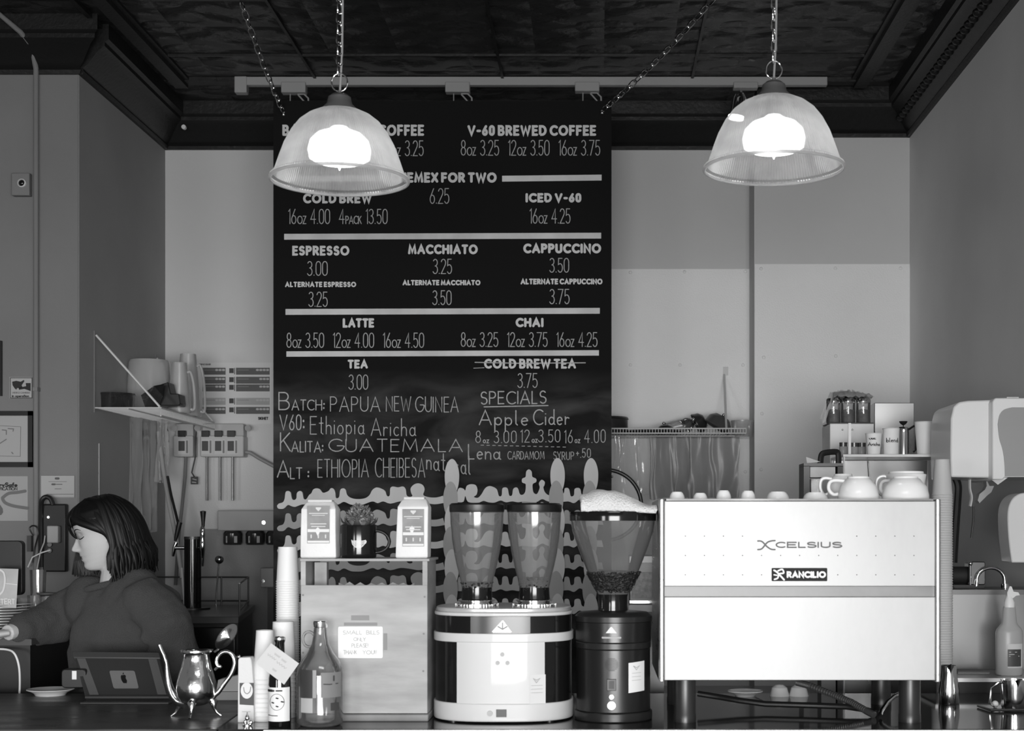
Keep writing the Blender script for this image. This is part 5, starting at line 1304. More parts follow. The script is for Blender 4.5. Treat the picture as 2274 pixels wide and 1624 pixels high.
write(MB(), 'TERT', 2, 33, 1331, 1342, 2.2, pb3, jit=.6).build('bag_lettering', mat('bag_letters', .62, .6), t)
MB().ribbon(smoothpts([(-4,1264),(8,1272),(11,1290),(7,1312),(-4,1324)]), 4, pb3).build('round_emblem', mat('bag_emblem', .62, .6), t)
MB().ribbon([(12,1296),(38,1299)], 1.2, pb3).build('crease', paper, t)
n = 0
for k in range(11):
    z = tz+.001+k*.0092
    o_ = MB().lathe([(.001,.003),(.06,.002),(.065,.006),(.108,.014),(.108,.017),(.062,.009),(.001,.006)], (X(-3,5.02),5.02,z), 40).build('plate', mat('plate_grey', .34, .3), label='pale plate in the stack on the side table left of the woman', cat='plate', group='plates stacked on the side table')
def tumbler(px, d, zb, hpx, lab, wpx=17):
    k = d/F; h = hpx*k; r = wpx*k
    return MB().lathe([(.001,.004),(r*.78,.0),(r*.8,.01),(r,h),(r*.94,h),(r*.74,.012),(.001,.010)], (X(px,d),d,zb), 20).build('drinking_glass', glassy, label=lab, cat='glass', group='glasses behind the plates')
gz = Z(1370,5.08)
MB().box(X(60,5.08), X(128,5.08), 5.02, 5.14, tz, gz).build('glass_rack', dark, label='dark low rack under the drinking glasses on the side table', cat='rack') if False else None
t = thing('glass_tray', 'dark raised tray holding the drinking glasses left of the woman', 'tray', (X(82,5.07),5.07,tz))
MB().box(X(36,5.07), X(120,5.07), 5.0, 5.15, Z(1372,5.07)-.012, Z(1372,5.07)).build('tray_top', dark, t)
for px in (40,115): MB().box(X(px-2,5.07), X(px+2,5.07), 5.02, 5.13, tz, Z(1372,5.07)-.012).build('leg', dark, t)
gz = Z(1372,5.07)
tumbler(50,5.05,gz,44,'clear drinking glass nearest the stack of plates')
tumbler(78,5.06,gz,50,'clear drinking glass below another in the middle of the tray')
tumbler(104,5.05,gz,48,'clear drinking glass nearest the woman on the tray')
tumbler(84,5.12,gz,104,'tall ribbed clear glass standing at the back of the tray',18)
b = MB().lathe([(.001,0),(.02,.0),(.032,.004),(.034,.010),(.001,.012)], (X(104,5.05),5.05,Z(1323,5.05)), 24); b.build('coaster', dark, label='dark round disc lying on the glass nearest the woman', cat='coaster')
b = MB().tube(smoothpts3([W(-20,1442,4.84),W(14,1443,4.82),W(32,1452,4.80),W(42,1480,4.80),W(44,1520,4.80),W(42,1556,4.80)],5), .0035, 8); b.build('white_charging_cable', whitep, label='white charging cable hanging over the edge of the side table', cat='cable')
MB().box(X(-10,4.87), X(30,4.87), 4.87, 4.97, tz+.0, tz+.014).build('card_tray', mat('card_tray', .10, .4), label='flat grey tray under the hand at the left edge', cat='tray')
b = MB().lathe([(.001,.002),(.045,.0),(.05,.008),(.072,.018),(.07,.020),(.001,.01)], (X(112,4.64),4.64,ZC), 32); b.build('white_dish', ceram, label='shallow white dish at the back edge of the wooden counter', cat='dish')
# ============================================================= LEFT BACKGROUND
# wire shelf on the left side wall
s0, s1 = 6.437, 7.333; sx0, sx1 = XL+.006, X(357,6.437); szh = Z(906,6.437)
t = thing('wire_shelf', 'white wire shelf with slanted brackets on the left side wall', 'shelf', ((sx0+sx1)/2, (s0+s1)/2, szh))
b = MB()
for y in (s0, s1): b.tube([(sx0,y,szh),(sx1,y,szh)], .003, 6)
b.tube([(sx1,s0,szh),(sx1,s1,szh)], .0035, 6); b.tube([(sx1,s0,szh-.034),(sx1,s1,szh-.034)], .0035, 6); b.tube([(sx0,s0,szh),(sx0,s1,szh)], .003, 6); b.tube([((sx0+sx1)/2,s0,szh-.003),((sx0+sx1)/2,s1,szh-.003)], .003, 6)
for k in range(38):
    y = s0+(s1-s0)*k/37; b.tube([(sx0,y,szh),(sx1,y,szh),(sx1,y,szh-.034)], .0016, 5)
b.build('shelf_grid', wirem, t)
for y in (s0, s1-.01):
    MB().tube([(sx0+.004,y,szh+.315),(sx1-.004,y,szh+.004)], .005, 6).build('bracket', wirem, t)
    MB().box(XL+.0005, XL+.006, y-.003, y+.003, szh-.02, szh+.335).build('wall_strip', greyd, t)
def tub(name, prof, c, m, label, cat, seg=32, **k):
    prof = [(a*1.21, b_*1.21) for a, b_ in prof]
    return MB().lathe(prof, c, seg, **k).build(name, m, label=label, cat=cat, smooth=60)
sh = szh+.0025
tub('round_tub', [(.001,.001),(.062,0),(.064,.004),(.068,.052),(.072,.054),(.070,.060),(.001,.061)], (X(258,6.595),6.595,sh), darkgl, 'shallow dark clear tub with a lid at the left end of the wire shelf', 'container', sx=.98)
c = (X(342,6.957)-.01, 6.921, sh)
tub('clear_bin', [(.092,0),(.088,.002),(.079,.20),(.074,.212),(.001,.214)], c, film2, 'large clear plastic bin standing upside down on the wire shelf', 'container')
n_ = MB(); rr = random.Random(3)
n_.add([W(313,878,6.534),W(342,857,6.534),W(364,853,6.558),W(362,880,6.582),W(352,904,6.595),W(322,904,6.558),W(340,880,6.655),W(345,903,6.679)],[(0,1,6),(1,2,3,6),(6,3,4,7),(0,6,7,5),(5,7,4),(0,5,4,3,2,1)])
n_.build('foil_packet', mat('dark_foil', .05, .25, metal=.3, bump=.6, bscale=40), label='crumpled dark packet lying against the clear bin on the wire shelf', cat='packet')
n_ = MB().prism([(X(a,6.655),Z(b_,6.655)) for a, b_ in ((364,856),(380,851),(386,877),(404,877),(407,899),(404,903),(350,903),(352,888),(362,880))], 6.607, 6.703)
n_.build('black_scoop', black, label='black plastic holder with a stepped outline on the wire shelf', cat='holder', bevel=.003)
def pitcher(px, d, hpx, wpx, lab):
    k = d/F; h = hpx*k; r = wpx*k; c = (X(px,d),d,sh)
    t = thing('plastic_pitcher', lab, 'pitcher', c, 'translucent pitchers on the wire shelf')
    MB().lathe([(.001,.002),(r,0),(r*1.0,.004),(r*.68,h*.86),(r*.62,h),(r*.60,h),(r*.66,h*.86),(r*.96,.006),(.001,.004)], c, 32).build('pitcher_body', frost, t, smooth=60)
    MB().tube(smoothpts3([Vector(c)+Vector((a*r,0,z*h)) for a, z in ((.70,.80),(.95,.82),(1.20,.62),(1.32,.30),(1.28,.08),(1.0,.08))],4), .0065, 10).build('handle', frost, t)
    return t
pitcher(398,6.776,112,26,'shorter translucent pitcher with a loop handle on the wire shelf')
pitcher(418,6.97,138,28,'taller translucent pitcher with a loop handle at the far end of the shelf')
c = (X(392,7.19), 7.19, sh)
MB().lathe([(.088,0),(.087,.05),(.078,.11),(.055,.155),(.02,.175),(.006,.178),(.006,.184),(.018,.190),(.023,.203),(.018,.216),(.001,.221)], c, 36, sx=1.2, sy=1.2).build('glass_dome', glassy, label='clear cake dome with a round knob behind the pitchers on the wire shelf', cat='dome', smooth=60)
# wall chart
t = thing('dilution_chart', 'white wall chart with rows of dark label strips behind the pitchers', 'chart', W(520,942,DB))
dd = DB-.006
MB().box(X(434,DB), X(604,DB), dd-.001, dd+.004, Z(942,DB), Z(806,DB)).build('chart_panel', mat('chart_white', .66, .5), t)
pc1 = plane(dd-.0016)
for k, y0 in enumerate((817,837,854,884,904)):
    m_ = mat('strip_dark', .10, .5) if k != 3 else mat('strip_mid', .38, .5)
    for x0, x1 in ((450,501),(524,599)):
        b = polypx(MB(), [(x0,y0),(x1,y0),(x1,y0+15.5),(x0,y0+15.5)], pc1); q = b.build('label_strip', m_, t)
        n2 = 3 if x0 < 500 or k in (1,2) else 4
        for j in range(n2): MB().ribbon([(x1-6-j*7.5,y0+5),(x1-3.5-j*7.5,y0+5)], 4.5, plane(dd-.0022)).build('round_symbol', mat('symbol_pale', .5, .6), q)
        MB().ribbon([(x0+4,y0+5),(x0+28,y0+5)], 1.2, plane(dd-.0022)).build('print_line', mat('symbol_pale2', .25, .6), q)
    polypx(MB(), [(509,y0+1),(519,y0+1),(519,y0+12),(509,y0+12)], pc1).build('bottle_pictogram', dark, t)
    MB().ribbon([(521,y0+1),(521,y0+14)], 2, pc1).build('code_bar', inkg, t)
write(MB(), 'SIGNET', 574, 595, 927, 932, 1.7, pc1, gap=.3).build('maker_lettering', ink, t)
write(MB(), 'SURFACE CLEANERS', 444, 468, 808, 811, .8, pc1).build('heading_lettering', inkg, t)
# chemical dispensers
def dispenser(x0, x1, xs, lab, extra_knobs):
    d = DB-.09; t = thing('soap_dispenser', lab, 'dispenser', W((x0+x1)/2,1015,DB-.05), 'wall dispensers under the chart')
    MB().rbox(X(x0+2,d), X(x1-2,d), d+.01, DB-.013, Z(972,d), Z(941,d), .008, axis='y').build('back_plate', mat('disp_grey', .40, .45), t, bevel=.003)
    MB().rbox(X(x0,d), X(x1,d), d-.012, DB-.013, Z(1015,d), Z(968,d), .008, axis='y').build('housing', mat('disp_front', .46, .4), t, bevel=.004)
    for x in xs:
        MB().box(X(x-9,d), X(x+8,d), d-.018, d+.01, Z(971,d), Z(957,d)).build('push_knob', black, t, bevel=.002)
        q = MB().box(X(x-9,d), X(x+15,d), d-.0135, d-.012, Z(1009,d), Z(977,d)).build('label', mat('disp_label', .55, .6), t)
        MB().box(X(x-8,d), X(x+6,d), d-.0145, d-.0135, Z(1002,d), Z(980,d)).build('label_panel', dark, q)
        MB().box(X(x+9,d), X(x+13,d), d-.0145, d-.0135, Z(1007,d), Z(979,d)).build('label_text', greyd, q)
        MB().tube([W(x+2,1014,d+.01), W(x+2,1112,d+.01)], .0068, 10).build('outlet_tube', mat('outlet', .26, .3, metal=.6), t) if len(xs) > 1 else MB().tube([W(x+7,1014,d+.01), W(x+5,1060,d+.01), W(x-2,1130,d), W(x-9,1190,d), W(x-16,1300,d)], .0085, 10).build('outlet_tube', mat('outlet2', .17, .4), t)
    for x in extra_knobs: MB().tube([W(x,951,d+.03), W(x,951,d-.005)], .015, 16).build('side_knob', black, t)
dispenser(386,430,(406,),'single grey wall soap dispenser under the shelf end',(387,))
dispenser(446,542,(458,487,515),'wide grey wall soap dispenser with three black buttons',(438,550))
d = DB-.06
MB().tube([W(541,1004,d), W(556,1006,d), W(575,1018,d), W(612,1038,d)], .009, 10).build('slanted_hose', mat('hose_grey', .28, .4), label='grey hose running down to the right from the wide soap dispenser', cat='hose')
b = MB().tube([W(436,960,d), W(433,1005,d), W(434,1015,d), W(426,1050,d), W(432,1060,d)], .0035, 8); b.build('black_cable', black, label='thin black cord hanging between the two soap dispensers', cat='cord')
t = thing('hang_tag', 'small dark tag hanging on the cord between the soap dispensers', 'tag', W(432,1078,d))
MB().box(X(424,d), X(440,d), d-.004, d, Z(1076,d), Z(1059,d)).build('tag_card', dark, t); MB().ribbon([(428,1064),(436,1066)], 2, plane(d-.006)).build('tag_print', greyp, t); MB().ribbon([(427,1071),(435,1072)], 2, plane(d-.006)).build('tag_print', greyp, t)
# poles and mops by the left wall
b = MB().tube([W(352,960,7.139), W(362,1040,7.078), W(376,1120,7.018), W(392,1200,6.957), W(405,1285,6.897)], .0105, 12); b.build('mop_handle', mat('pole_grey', .34, .5), label='pale grey mop handle leaning in the back left corner', cat='pole')
b = MB().tube([W(350,940,7.236), W(350,975,7.224), W(356,1060,7.212)], .009, 10); b.build('broom_handle', mat('pole_dark', .09, .5), label='short dark broom handle end beside the pale mop handle', cat='pole')
t = thing('squeegee', 'black handled squeegee leaning with its grip bent below the plastic bags', 'squeegee', W(392,1210,6.837))
MB().tube([W(372,1058,6.897), W(380,1100,6.885), W(396,1164,6.837)], .0065, 10).build('shaft', black, t)
MB().tube([W(388,1180,6.413), W(386,1200,6.413)], .004, 8) 
MB().tube([W(404,1262,6.897), W(410,1345,6.849)], .0055, 10).build('white_stick', mat('stick_white', .6, .4), label='thin white stick standing between the mop handles and the tap tower', cat='stick')
# hanging plastic sheets and bags
def sheet(x0, x1, y0, y1, d0, d1, lab, folds=9, m=film, name='plastic_bag', seed=1, grp=None):
    b = MB(); vs = []; fs = []; n = 44; mm_ = 10
    for j in range(mm_+1):
        v = j/mm_
        for i in range(n+1):
            u = i/n; px = x0+(x1-x0)*u; d = d0+(d1-d0)*u
            dy = .012*math.sin(u*folds*2*PI+seed)*(.3+.7*v)+.01*noise.noise(Vector((u*9,v*3,seed)))
            p = W(px+2*math.sin(v*5+u*7), y0+(y1-y0)*v+3*math.sin(u*11)*v, d); vs.append(p+Vector((dy*.8,dy,0)))
    for j in range(mm_):
        for i in range(n): a = j*(n+1)+i; fs.append((a,a+1,a+n+2,a+n+1))
    return b.add(vs, fs).build(name, m, label=lab, cat='plastic bag', group=grp, smooth=80)
sheet(214,262,905,1105,6.534,6.8,'clear plastic bag hanging nearest the room under the wire shelf',2,seed=1)
sheet(264,312,907,1150,6.849,7.018,'clear plastic bag hanging in the middle under the wire shelf',2,seed=2)
sheet(314,348,910,1180,7.042,7.236,'clear plastic bag hanging in the corner under the wire shelf',2,seed=3)
sheet(350,374,930,1070,7.091,7.139,'shiny crumpled clear bag on the mop handles',3,seed=5)
b = MB()
for k in range(14):
    y = 1000+k*7
    x = 212 if k < 9 else 214
    MB
    b.ribbon([(x,y),(x+5+(k*7%5),y)], 3, lambda px, py: W(px,py,6.486))
b = None
t = thing('text_strip', 'printed vertical text strip stuck on the hanging plastic bags', 'label', W(213,1110,6.498))
MB().box(X(206,6.498), X(221,6.498), 6.498, 6.5, Z(1110,6.498), Z(985,6.498)).build('strip', mat('strip_film', .34, .4), t)
for k in range(15): MB().ribbon([(209,1002+k*7),(209+5+(k*7%5),1002+k*7)], 2.6, plane(6.495)).build('print_line', mat('strip_ink', .12, .6), t)
# grey lock boxes
d = DB-.12
def lockbox(x0, x1, y0, y1, lx, ly, lab):
    t = thing('lock_box', lab, 'lock box', W((x0+x1)/2,y1,d))
    MB().rbox(X(x0,d), X(x1,d), d, DB-.013, Z(y1,d), Z(y0+4,d), .004, axis='y').build('case', mat('case_grey', .36, .45), t, bevel=.004)
    c = W(lx,ly,d); MB().tube([c, c-Vector((0,.006,0))], .009, 20).build('lock', steel, t); return t
t = lockbox(483,640,1130,1179,586,1161,'long grey lockable wall box above three dark bottles')
lockbox(578,640,1258,1305,584,1291,'small grey lockable wall box low at the board edge')
for k, x in enumerate((517,567,612)):
    c = W(x,1211,d+.03); kk = d/F
    q = thing('chemical_bottle', ('leftmost','middle','rightmost')[k]+' dark bottle hanging under the long grey wall box', 'bottle', c, 'dark bottles under the wall box')
    MB().lathe([(.001,0),(19*kk,.002),(21*kk,.010),(21*kk,26*kk),(17*kk,31*kk),(8*kk,33*kk)], c, 28).build('bottle_body', mat('bottle_dark', .03, .2), q)
    MB().box(X(x-15,d-.01)-.0, X(x+10,d-.01), d-.0135, d-.009, c.z+.012, c.z+.045).build('label', mat('bottle_lab', .38, .5), q)
    MB().box(X(x-13,d-.01)-.0, X(x-2,d-.01), d-.0145, d-.0135, c.z+.022, c.z+.040).build('label_panel', dark, q)
MB().box(X(588,d), X(603,d), DB-.06, DB-.02, .8, Z(1306,d)).build('wall_duct', mat('duct', .12, .5), label='dark vertical pipe running down below the small grey wall box', cat='pipe')
# kegerator, tap tower
kz = H-.372
FRc, BRc = (X(530,6.171),6.171), (X(566,7.139),7.139); FLc = (FRc[0]-.60, 6.171+.02); BLc = (BRc[0]-.56, 7.139+.02)
t = thing('keg_cooler', 'black keg cooler cabinet with a wire guard rail behind the woman', 'cooler', ((FRc[0]+FLc[0])/2, 6.655, 0))
MB().extr([FLc,FRc,BRc,BLc], kz-.03, kz).build('top_slab', mat('cooler_top', .06, .35), t, bevel=.003)
MB().extr([(FLc[0]+.01,FLc[1]+.03),(FRc[0]-.01,FRc[1]+.03),(BRc[0]-.01,BRc[1]-.01),(BLc[0]+.01,BLc[1]-.01)], 0, kz-.03).build('cabinet_body', mat('cooler_body', .02, .4), t)
MB().extr([(FLc[0]+.01,FLc[1]),(FRc[0]-.015,FRc[1]),(FRc[0]-.015,FRc[1]+.028),(FLc[0]+.01,FLc[1]+.028)], .10, kz-.045).build('door', blackg, t, bevel=.004)
b = MB(); d_ = FRc[1]-.001; write(b, 'tap beer', 435, 475, 1440, 1446, 1.6, plane(d_)) if False else b.ribbon([(437,1442),(474,1442)], 1.0, plane(d_)); b.build('name_trim', greyd, t)
rz = .133
P3 = lambda p, z: (p[0], p[1], z)
fr2 = (FRc[0]-.02, 6.268); br2 = (BRc[0]-.02, 7.091); bl2 = (BLc[0]+.02, 7.115)
for z in (kz+.02, kz+rz):
    MB().tube([P3(fr2,z),P3(br2,z),P3(bl2,z)], .004, 8).build('guard_rail', dkmetal, t)
for p in (fr2, br2, ((br2[0]+bl2[0])/2,7.103), (br2[0]-.13,7.097), bl2): MB().tube([P3(p,kz),P3(p,kz+rz)], .004, 8).build('rail_post', dkmetal, t)
d = 6.715; tz_ = Z(1198,d)
t = thing('tap_tower', 'black draft tower with two tap handles on the keg cooler', 'tap tower', (X(428,d),d,kz))
MB().cyl((X(428,d),d,kz), 38*d/F, .008, 32).build('base_flange', black, t)
MB().cyl((X(428,d),d,kz+.008), 18.5*d/F, tz_-kz-.008, 40).build('column', blackg, t)
MB().cyl((X(428,d),d,tz_), 18.8*d/F, .012, 40).build('tower_cap', dkmetal, t)
tw2 = 1217
b = MB().tube([W(411,tw2,d), W(388,tw2,d)], .009, 12).build('tap_shank', steel, t)
b = MB().tube([W(392,1205,d), W(387,1218,d), W(384,1236,d)], [.009,.010,.006], 12).build('faucet', chrome, t)
b = MB().tube([W(389,1202,d), W(392,1190,d), W(399,1160,d)], [.006,.010,.013], 12).build('tap_handle', black, t)
b = MB().tube([W(444,tw2,d), W(450,tw2,d-.02)], .009, 12).build('tap_shank', steel, t)
b = MB().lathe([(.005,Z(1258,d)-H),(.008,Z(1240,d)-H),(.010,Z(1225,d)-H),(.012,Z(1222,d)-H),(.011,Z(1205,d)-H),(.009,Z(1195,d)-H),(.011,Z(1190,d)-H),(.010,Z(1172,d)-H),(.006,Z(1168,d)-H)], (X(454,d),d-.03,H), 20).build('faucet', chrome, t)
b = MB().lathe([(.007,Z(1170,d)-H),(.008,Z(1160,d)-H),(.0135,Z(1136,d)-H),(.001,Z(1134.5,d)-H)], (X(455,d),d-.03,H), 20).build('tap_handle', black, t)
d = 6.957
t = thing('ball_rod', 'thin metal rod topped by a round steel ball behind the tap tower', 'rod', W(479,1343,d))
MB().tube([(X(480,d),d,kz), W(480,1320,d), W(486,1250,d)], .004, 8).build('rod', steel, t); MB().ball(W(487,1243,d), .0205).build('ball', mat('ball_steel', .4, .25, metal=1), t)
# ============================================================= RIGHT BACKGROUND
# wire shelf on the back wall
dF, dB_ = 7.091, DB-.008
zsF = Z(952,dF)
t = thing('wire_shelf', 'white wire shelf with a front lip on the back wall right of the menu board', 'shelf', W(1500,960,7.26))
xa, xb = X(1345,dF), X(1657,dF)
b = MB(); zl = Z(962,dF)
for z in (zsF, zl-.001): b.tube([(xa,dF,z),(xb,dF,z)], .0036, 6)
b.tube([(xa,dB_,zl),(xb,dB_,zl)], .003, 6); b.tube([(xa,dF+.18,zl-.003),(xb,dF+.18,zl-.003)], .003, 6)
n = 48
for k in range(n+1):
    x = xa+(xb-xa)*k/n; b.tube([(x,dF,zsF),(x,dF,zl),(x,dB_,zl)], .0018, 5)
b.build('shelf_grid', wirem, t)
x = X(1613,dF); MB().tube([(x,dF+.004,zsF), (X(1610,dB_)-.004,dB_,Z(832,dB_))], .0055, 8).build('bracket', wirem, t)
MB().box(X(1606,dB_), X(1617,dB_), dB_-.004, dB_+.003, Z(834,dB_), Z(815,dB_)).build('bracket_foot', wirem, t)
sz = zl+.004
tub('cooking_pot', [(.001,0),(.088,0),(.09,.006),(.09,.060),(.094,.062),(.090,.070),(.001,.073)], (X(1345,7.26),7.284,sz), mat('pan_dark', .03, .35), 'dark cooking pot partly hidden behind the edge of the menu board', 'pot')
tub('flat_pan', [(.001,0),(.10,0),(.115,.010),(.115,.014),(.001,.012)], (X(1450,7.26),7.284,sz), mat('pan_dark', .03, .35), 'thin dark lid lying flat on the wire shelf', 'lid')
def domelid(px, d, r, hh, tilt, lab, m, rot=0, dz_=.0):
    r *= 1.21; hh *= 1.21; dz_ *= 1.21
    Mx = Matrix.Translation((X(px,d),d,sz+dz_)) @ Matrix.Rotation(tilt,4,'Y') @ Matrix.Rotation(rot,4,'X')
    t = thing('lid', lab, 'lid', (X(px,d),d,sz+dz_), 'lids and scoops on the back wire shelf')
    MB().lathe([(r,0),(r*1.03,.004),(r*.97,.010),(r*.86,hh*.6),(r*.55,hh*.92),(.001,hh)], (0,0,0), 32, M=Mx).build('dome', m, t, smooth=60)
    MB().ball((0,0,hh+.006), .009, .009, .008, M=Mx).build('knob', chrome, t)
domelid(1478,7.212,.040,.038,-.15,'dark domed lid at the left of the lids on the back shelf',darkgl)
domelid(1520,7.236,.032,.040,.9,'tilted round dark lid in the middle of the back shelf',darkgl,dz_=.03)
domelid(1545,7.308,.045,.045,1.1,'dark tilted bowl lid leaning behind the middle lids',mat('lid_black', .03,.2),dz_=.042)
domelid(1590,7.236,.058,.055,.55,'largest dark dome lid at the right of the back shelf, tilted',mat('lid_grey', .07,.25),dz_=.026)
Mx = Matrix.Translation((X(1500,7.321),7.345,sz+.042)) @ Matrix.Rotation(1.35,4,'Y')
MB().lathe([(.001,-.05),(.030,-.05),(.034,.05),(.032,.05),(.001,-.045)], (0,0,0), 28, M=Mx).build('plastic_cup', frost, label='translucent cup lying on its side behind the lids on the back shelf', cat='cup', smooth=60)
tub('deli_tub', [(.001,.0),(.038,0),(.040,.004),(.045,.060),(.047,.062),(.046,.068),(.001,.070)], (X(1649,7.284)-.0,7.296,sz-.012), frost, 'translucent round tub at the right end of the back shelf', 'container')
# bags hanging below the shelf
sheet(1362,1440,968,1100,7.236,7.26,'clear plastic bag with a round pale shape hanging under the back shelf',2,seed=7)
sheet(1440,1530,966,1108,7.333,7.381,'wide dull plastic sheet hanging under the middle of the back shelf',2,m=filmd,seed=8)
sheet(1528,1640,966,1108,7.357,7.405,'wide dull plastic sheet hanging under the right of the back shelf',2,m=filmd,seed=9)
d = 7.139
t = thing('food_cover', 'large clear disc with a thick black rim beside the menu board', 'cover', W(1350,1130,d))
cc = W(1346,1122,d); rr_ = 78*d/F
MB().tube([cc+Vector((rr_*math.cos(a), 0, rr_*math.sin(a))) for a in [2*PI*i/60 for i in range(60)]], .0095, 10, closed=True).build('rim', black, t)
b = MB(); b.add([cc+Vector((rr_*math.cos(2*PI*i/40), .002, rr_*math.sin(2*PI*i/40))) for i in range(40)], [tuple(range(40))]); b.build('disc', filmd, t)
MB().ball(W(1359,1059,d-.02), .006).build('rivet', chrome, t)
# brewer between grinder and espresso machine
d = 4.9
t = thing('side_machine', 'boxy steel appliance seen between the grinder hopper and the espresso machine', 'appliance', W(1420,1360,5.0))
MB().box(X(1400,d), X(1475,d), d+.02, d+.28, ZC-.25, Z(1236,d)).build('body', mat('app_grey', .20, .4, metal=.5), t)
MB().box(X(1398,d), X(1476,d), d+.01, d+.02, Z(1250,d), Z(1236,d)).build('top_trim', white, t)
MB().box(X(1404,d), X(1470,d), d+.005, d+.02, Z(1328,d), Z(1272,d)).build('speckled_panel', mat('speckled', .42, .5, var=.12, vscale=90), t)
MB().box(X(1398,d), X(1470,d), d-.01, d+.02, Z(1340,d), Z(1334,d)).build('shelf_lip', steel, t)
MB().rbox(X(1396,d), X(1462,d), d-.03, d+.02, Z(1358,d), Z(1343,d), .005, axis='y').build('drip_tray', mat('drip_tray', .7, .3), t)
MB().box(X(1390,d), X(1476,d), d+.02, d+.3, 0.0, ZC-.25).build('pedestal', dark, t)
# work counter along the right side
wc = thing('work_counter', 'dark work counter behind the espresso machine carrying the rack', 'counter', (1.0, 5.6, 0))
fpw = [(X(1775,5.0),4.97),(1.12,4.97),(1.12,5.245),(XR-.006,5.245),(XR-.006,6.3),(X(1775,5.0),6.3)]
MB().extr(fpw, .76, .7995).build('worktop', mat('back_worktop', .3, .3, metal=.6), wc); MB().extr(fpw, 0, .759).build('cabinet_body', dark, wc)
# shelf with cups above the espresso machine
d = 5.300; zs = Z(1019,d); zt2 = Z(1009,d)
t = thing('metal_shelf', 'white topped metal rack holding cups and jars behind the espresso machine', 'rack', W(1985,1110,d))
MB().box(X(1872,d), X(2101,d), d, d+.28, zt2-.010, zt2).build('shelf_top', white, t, bevel=.002)
for px in (1875,2097):
    MB().box(X(px,d)-.0025, X(px,d)+.0025, d+.002, d+.01, .8, zt2-.010).build('upright', whitep, t); MB().box(X(px,d)-.0025, X(px,d)+.0025, d+.27, d+.278, .8, zt2-.010).build('upright', whitep, t)
bk = MB().box(X(1878,d), X(2095,d), d+.262, d+.268, .9, zt2-.012).build('steel_panel', mat('panel_grad', .26, .3, metal=.8, rvar=.1), t)
MB().tube([W(1928,1024,d+.25), W(1931,1060,d+.25)], .0025, 6).build('hook_wire', chrome, t)
zt2 += .0005
def on(px): return X(px, d+.10)
def tcup(px, dd, hpx, wt, wb, lab, txt=None):
    k = dd/F; c = (X(px,dd),dd,zt2)
    t = thing('paper_cup', lab, 'cup', c)
    MB().lathe([(.001,.003),(wb*k,0),(wt*k-.001,hpx*k-.002),(wt*k+.001,hpx*k-.001),(wt*k,hpx*k+.001),(wt*k-.002,hpx*k),(wb*k-.002,.005),(.001,.005)], c, 36).build('cup_body', papercup, t)
    if txt:
        f = cylm(px, dd, (wt+wb)/2, .001)
        for s_, x0, x1, y0, y1 in txt: write(MB(), s_, x0, x1, y0, y1, 1.3, f).build('handwriting', ink, t)
tcup(1940,5.350,47,18.5,14,'shortest paper cup with two words written in black on the rack',(('Guat',1928,1942,971,977),('Aricha',1926,1951,984,991)))
tcup(1979,5.350,58,19,16.5,'middle paper cup with one faint written word on the rack',(('blend',1966,1991,974,983),))
tcup(2053.5,5.370,73,23,16.5,'tallest plain white paper cup at the right end of the rack')
c = (X(2006,5.410),5.410,zt2); k = 5.410/F
t = thing('steel_carafe', 'slim steel coffee press with a black knob between the paper cups', 'coffee press', c)
MB().lathe([(.001,0),(12.5*k,0),(12.5*k,50*k),(11.5*k,58*k),(12.5*k,60*k),(10*k,63*k),(.001,64*k)], c, 32).build('carafe_body', steel, t)
MB().lathe([(.002,63*k),(.002,67*k),(6*k,70*k),(9.5*k,75*k),(9*k,76*k),(.001,76.5*k)], c, 24).build('knob', black, t)
MB().tube([Vector(c)+Vector((a*k,0,z*k)) for a, z in ((12,58),(24,66),(28,60),(27,12),(22,8))], .007, 8, flat=.6).build('handle', black, t)
MB().tube([Vector(c)+Vector((a*k,0,z*k)) for a, z in ((-10,55),(-18,60),(-22,58))], [.006,.004,.003], 8).build('spout', steel, t)
d2 = 5.82
t = thing('steel_box', 'brushed steel box standing at the corner behind the paper cups', 'metal box', W(1986,1010,d2))
MB().box(X(1942,d2), X(2030,d2), d2, d2+.22, .8, Z(895,d2)).build('case', mat('case_steel', .5, .3, metal=1, rvar=.08, vscale=3), t, bevel=.002)
t = thing('jar_cabinet', 'white cabinet box carrying a row of clear canisters near the wall corner', 'cabinet', W(1892,1000,5.5))
d3 = 5.75
MB().box(X(1843,d3), X(1941,d3), d3, d3+.2, .8, Z(941,d3)).build('case', white, t, bevel=.003)
for px in (1871,1893): MB().ball(W(px,955,d3), .004).build('knob', steel, t)
zj = Z(941,d3)+.0005
MB().box(X(1842,d3), X(1941,d3), d3+.01, d3+.17, zj, zj+.004).build('canister_tray', black, label='thin black tray under the clear canisters', cat='tray')
for k_, px in enumerate((1857,1890,1924)):
    c = (X(px,d3),d3+.07,zj+.0045); kk = d3/F
    t = thing('glass_canister', ('left','middle','right')[k_]+' clear canister with a steel lid in the row near the wall corner', 'canister', c, 'clear canisters in a row')
    MB().lathe([(.001,.003),(15*kk,0),(16*kk,.004),(16*kk,46*kk),(.001,46.5*kk)], c, 28).build('canister_body', glassy, t, smooth=60)
    MB().lathe([(.001,.004),(14*kk,.004),(14*kk,30*kk),(.001,33*kk)], c, 20).build('contents', mat('jar_contents', .12, .6, var=.06, vscale=40), t)
    MB().lathe([(16.5*kk,46*kk),(16.5*kk,53*kk),(15*kk,56*kk),(.001,57*kk)], c, 28).build('lid', steel, t)
b = MB(); rr = random.Random(8); cx, cy, cz = X(1882,d3), d3+.08, zj+.0045+57*d3/F+.001
vs = []; fs = []
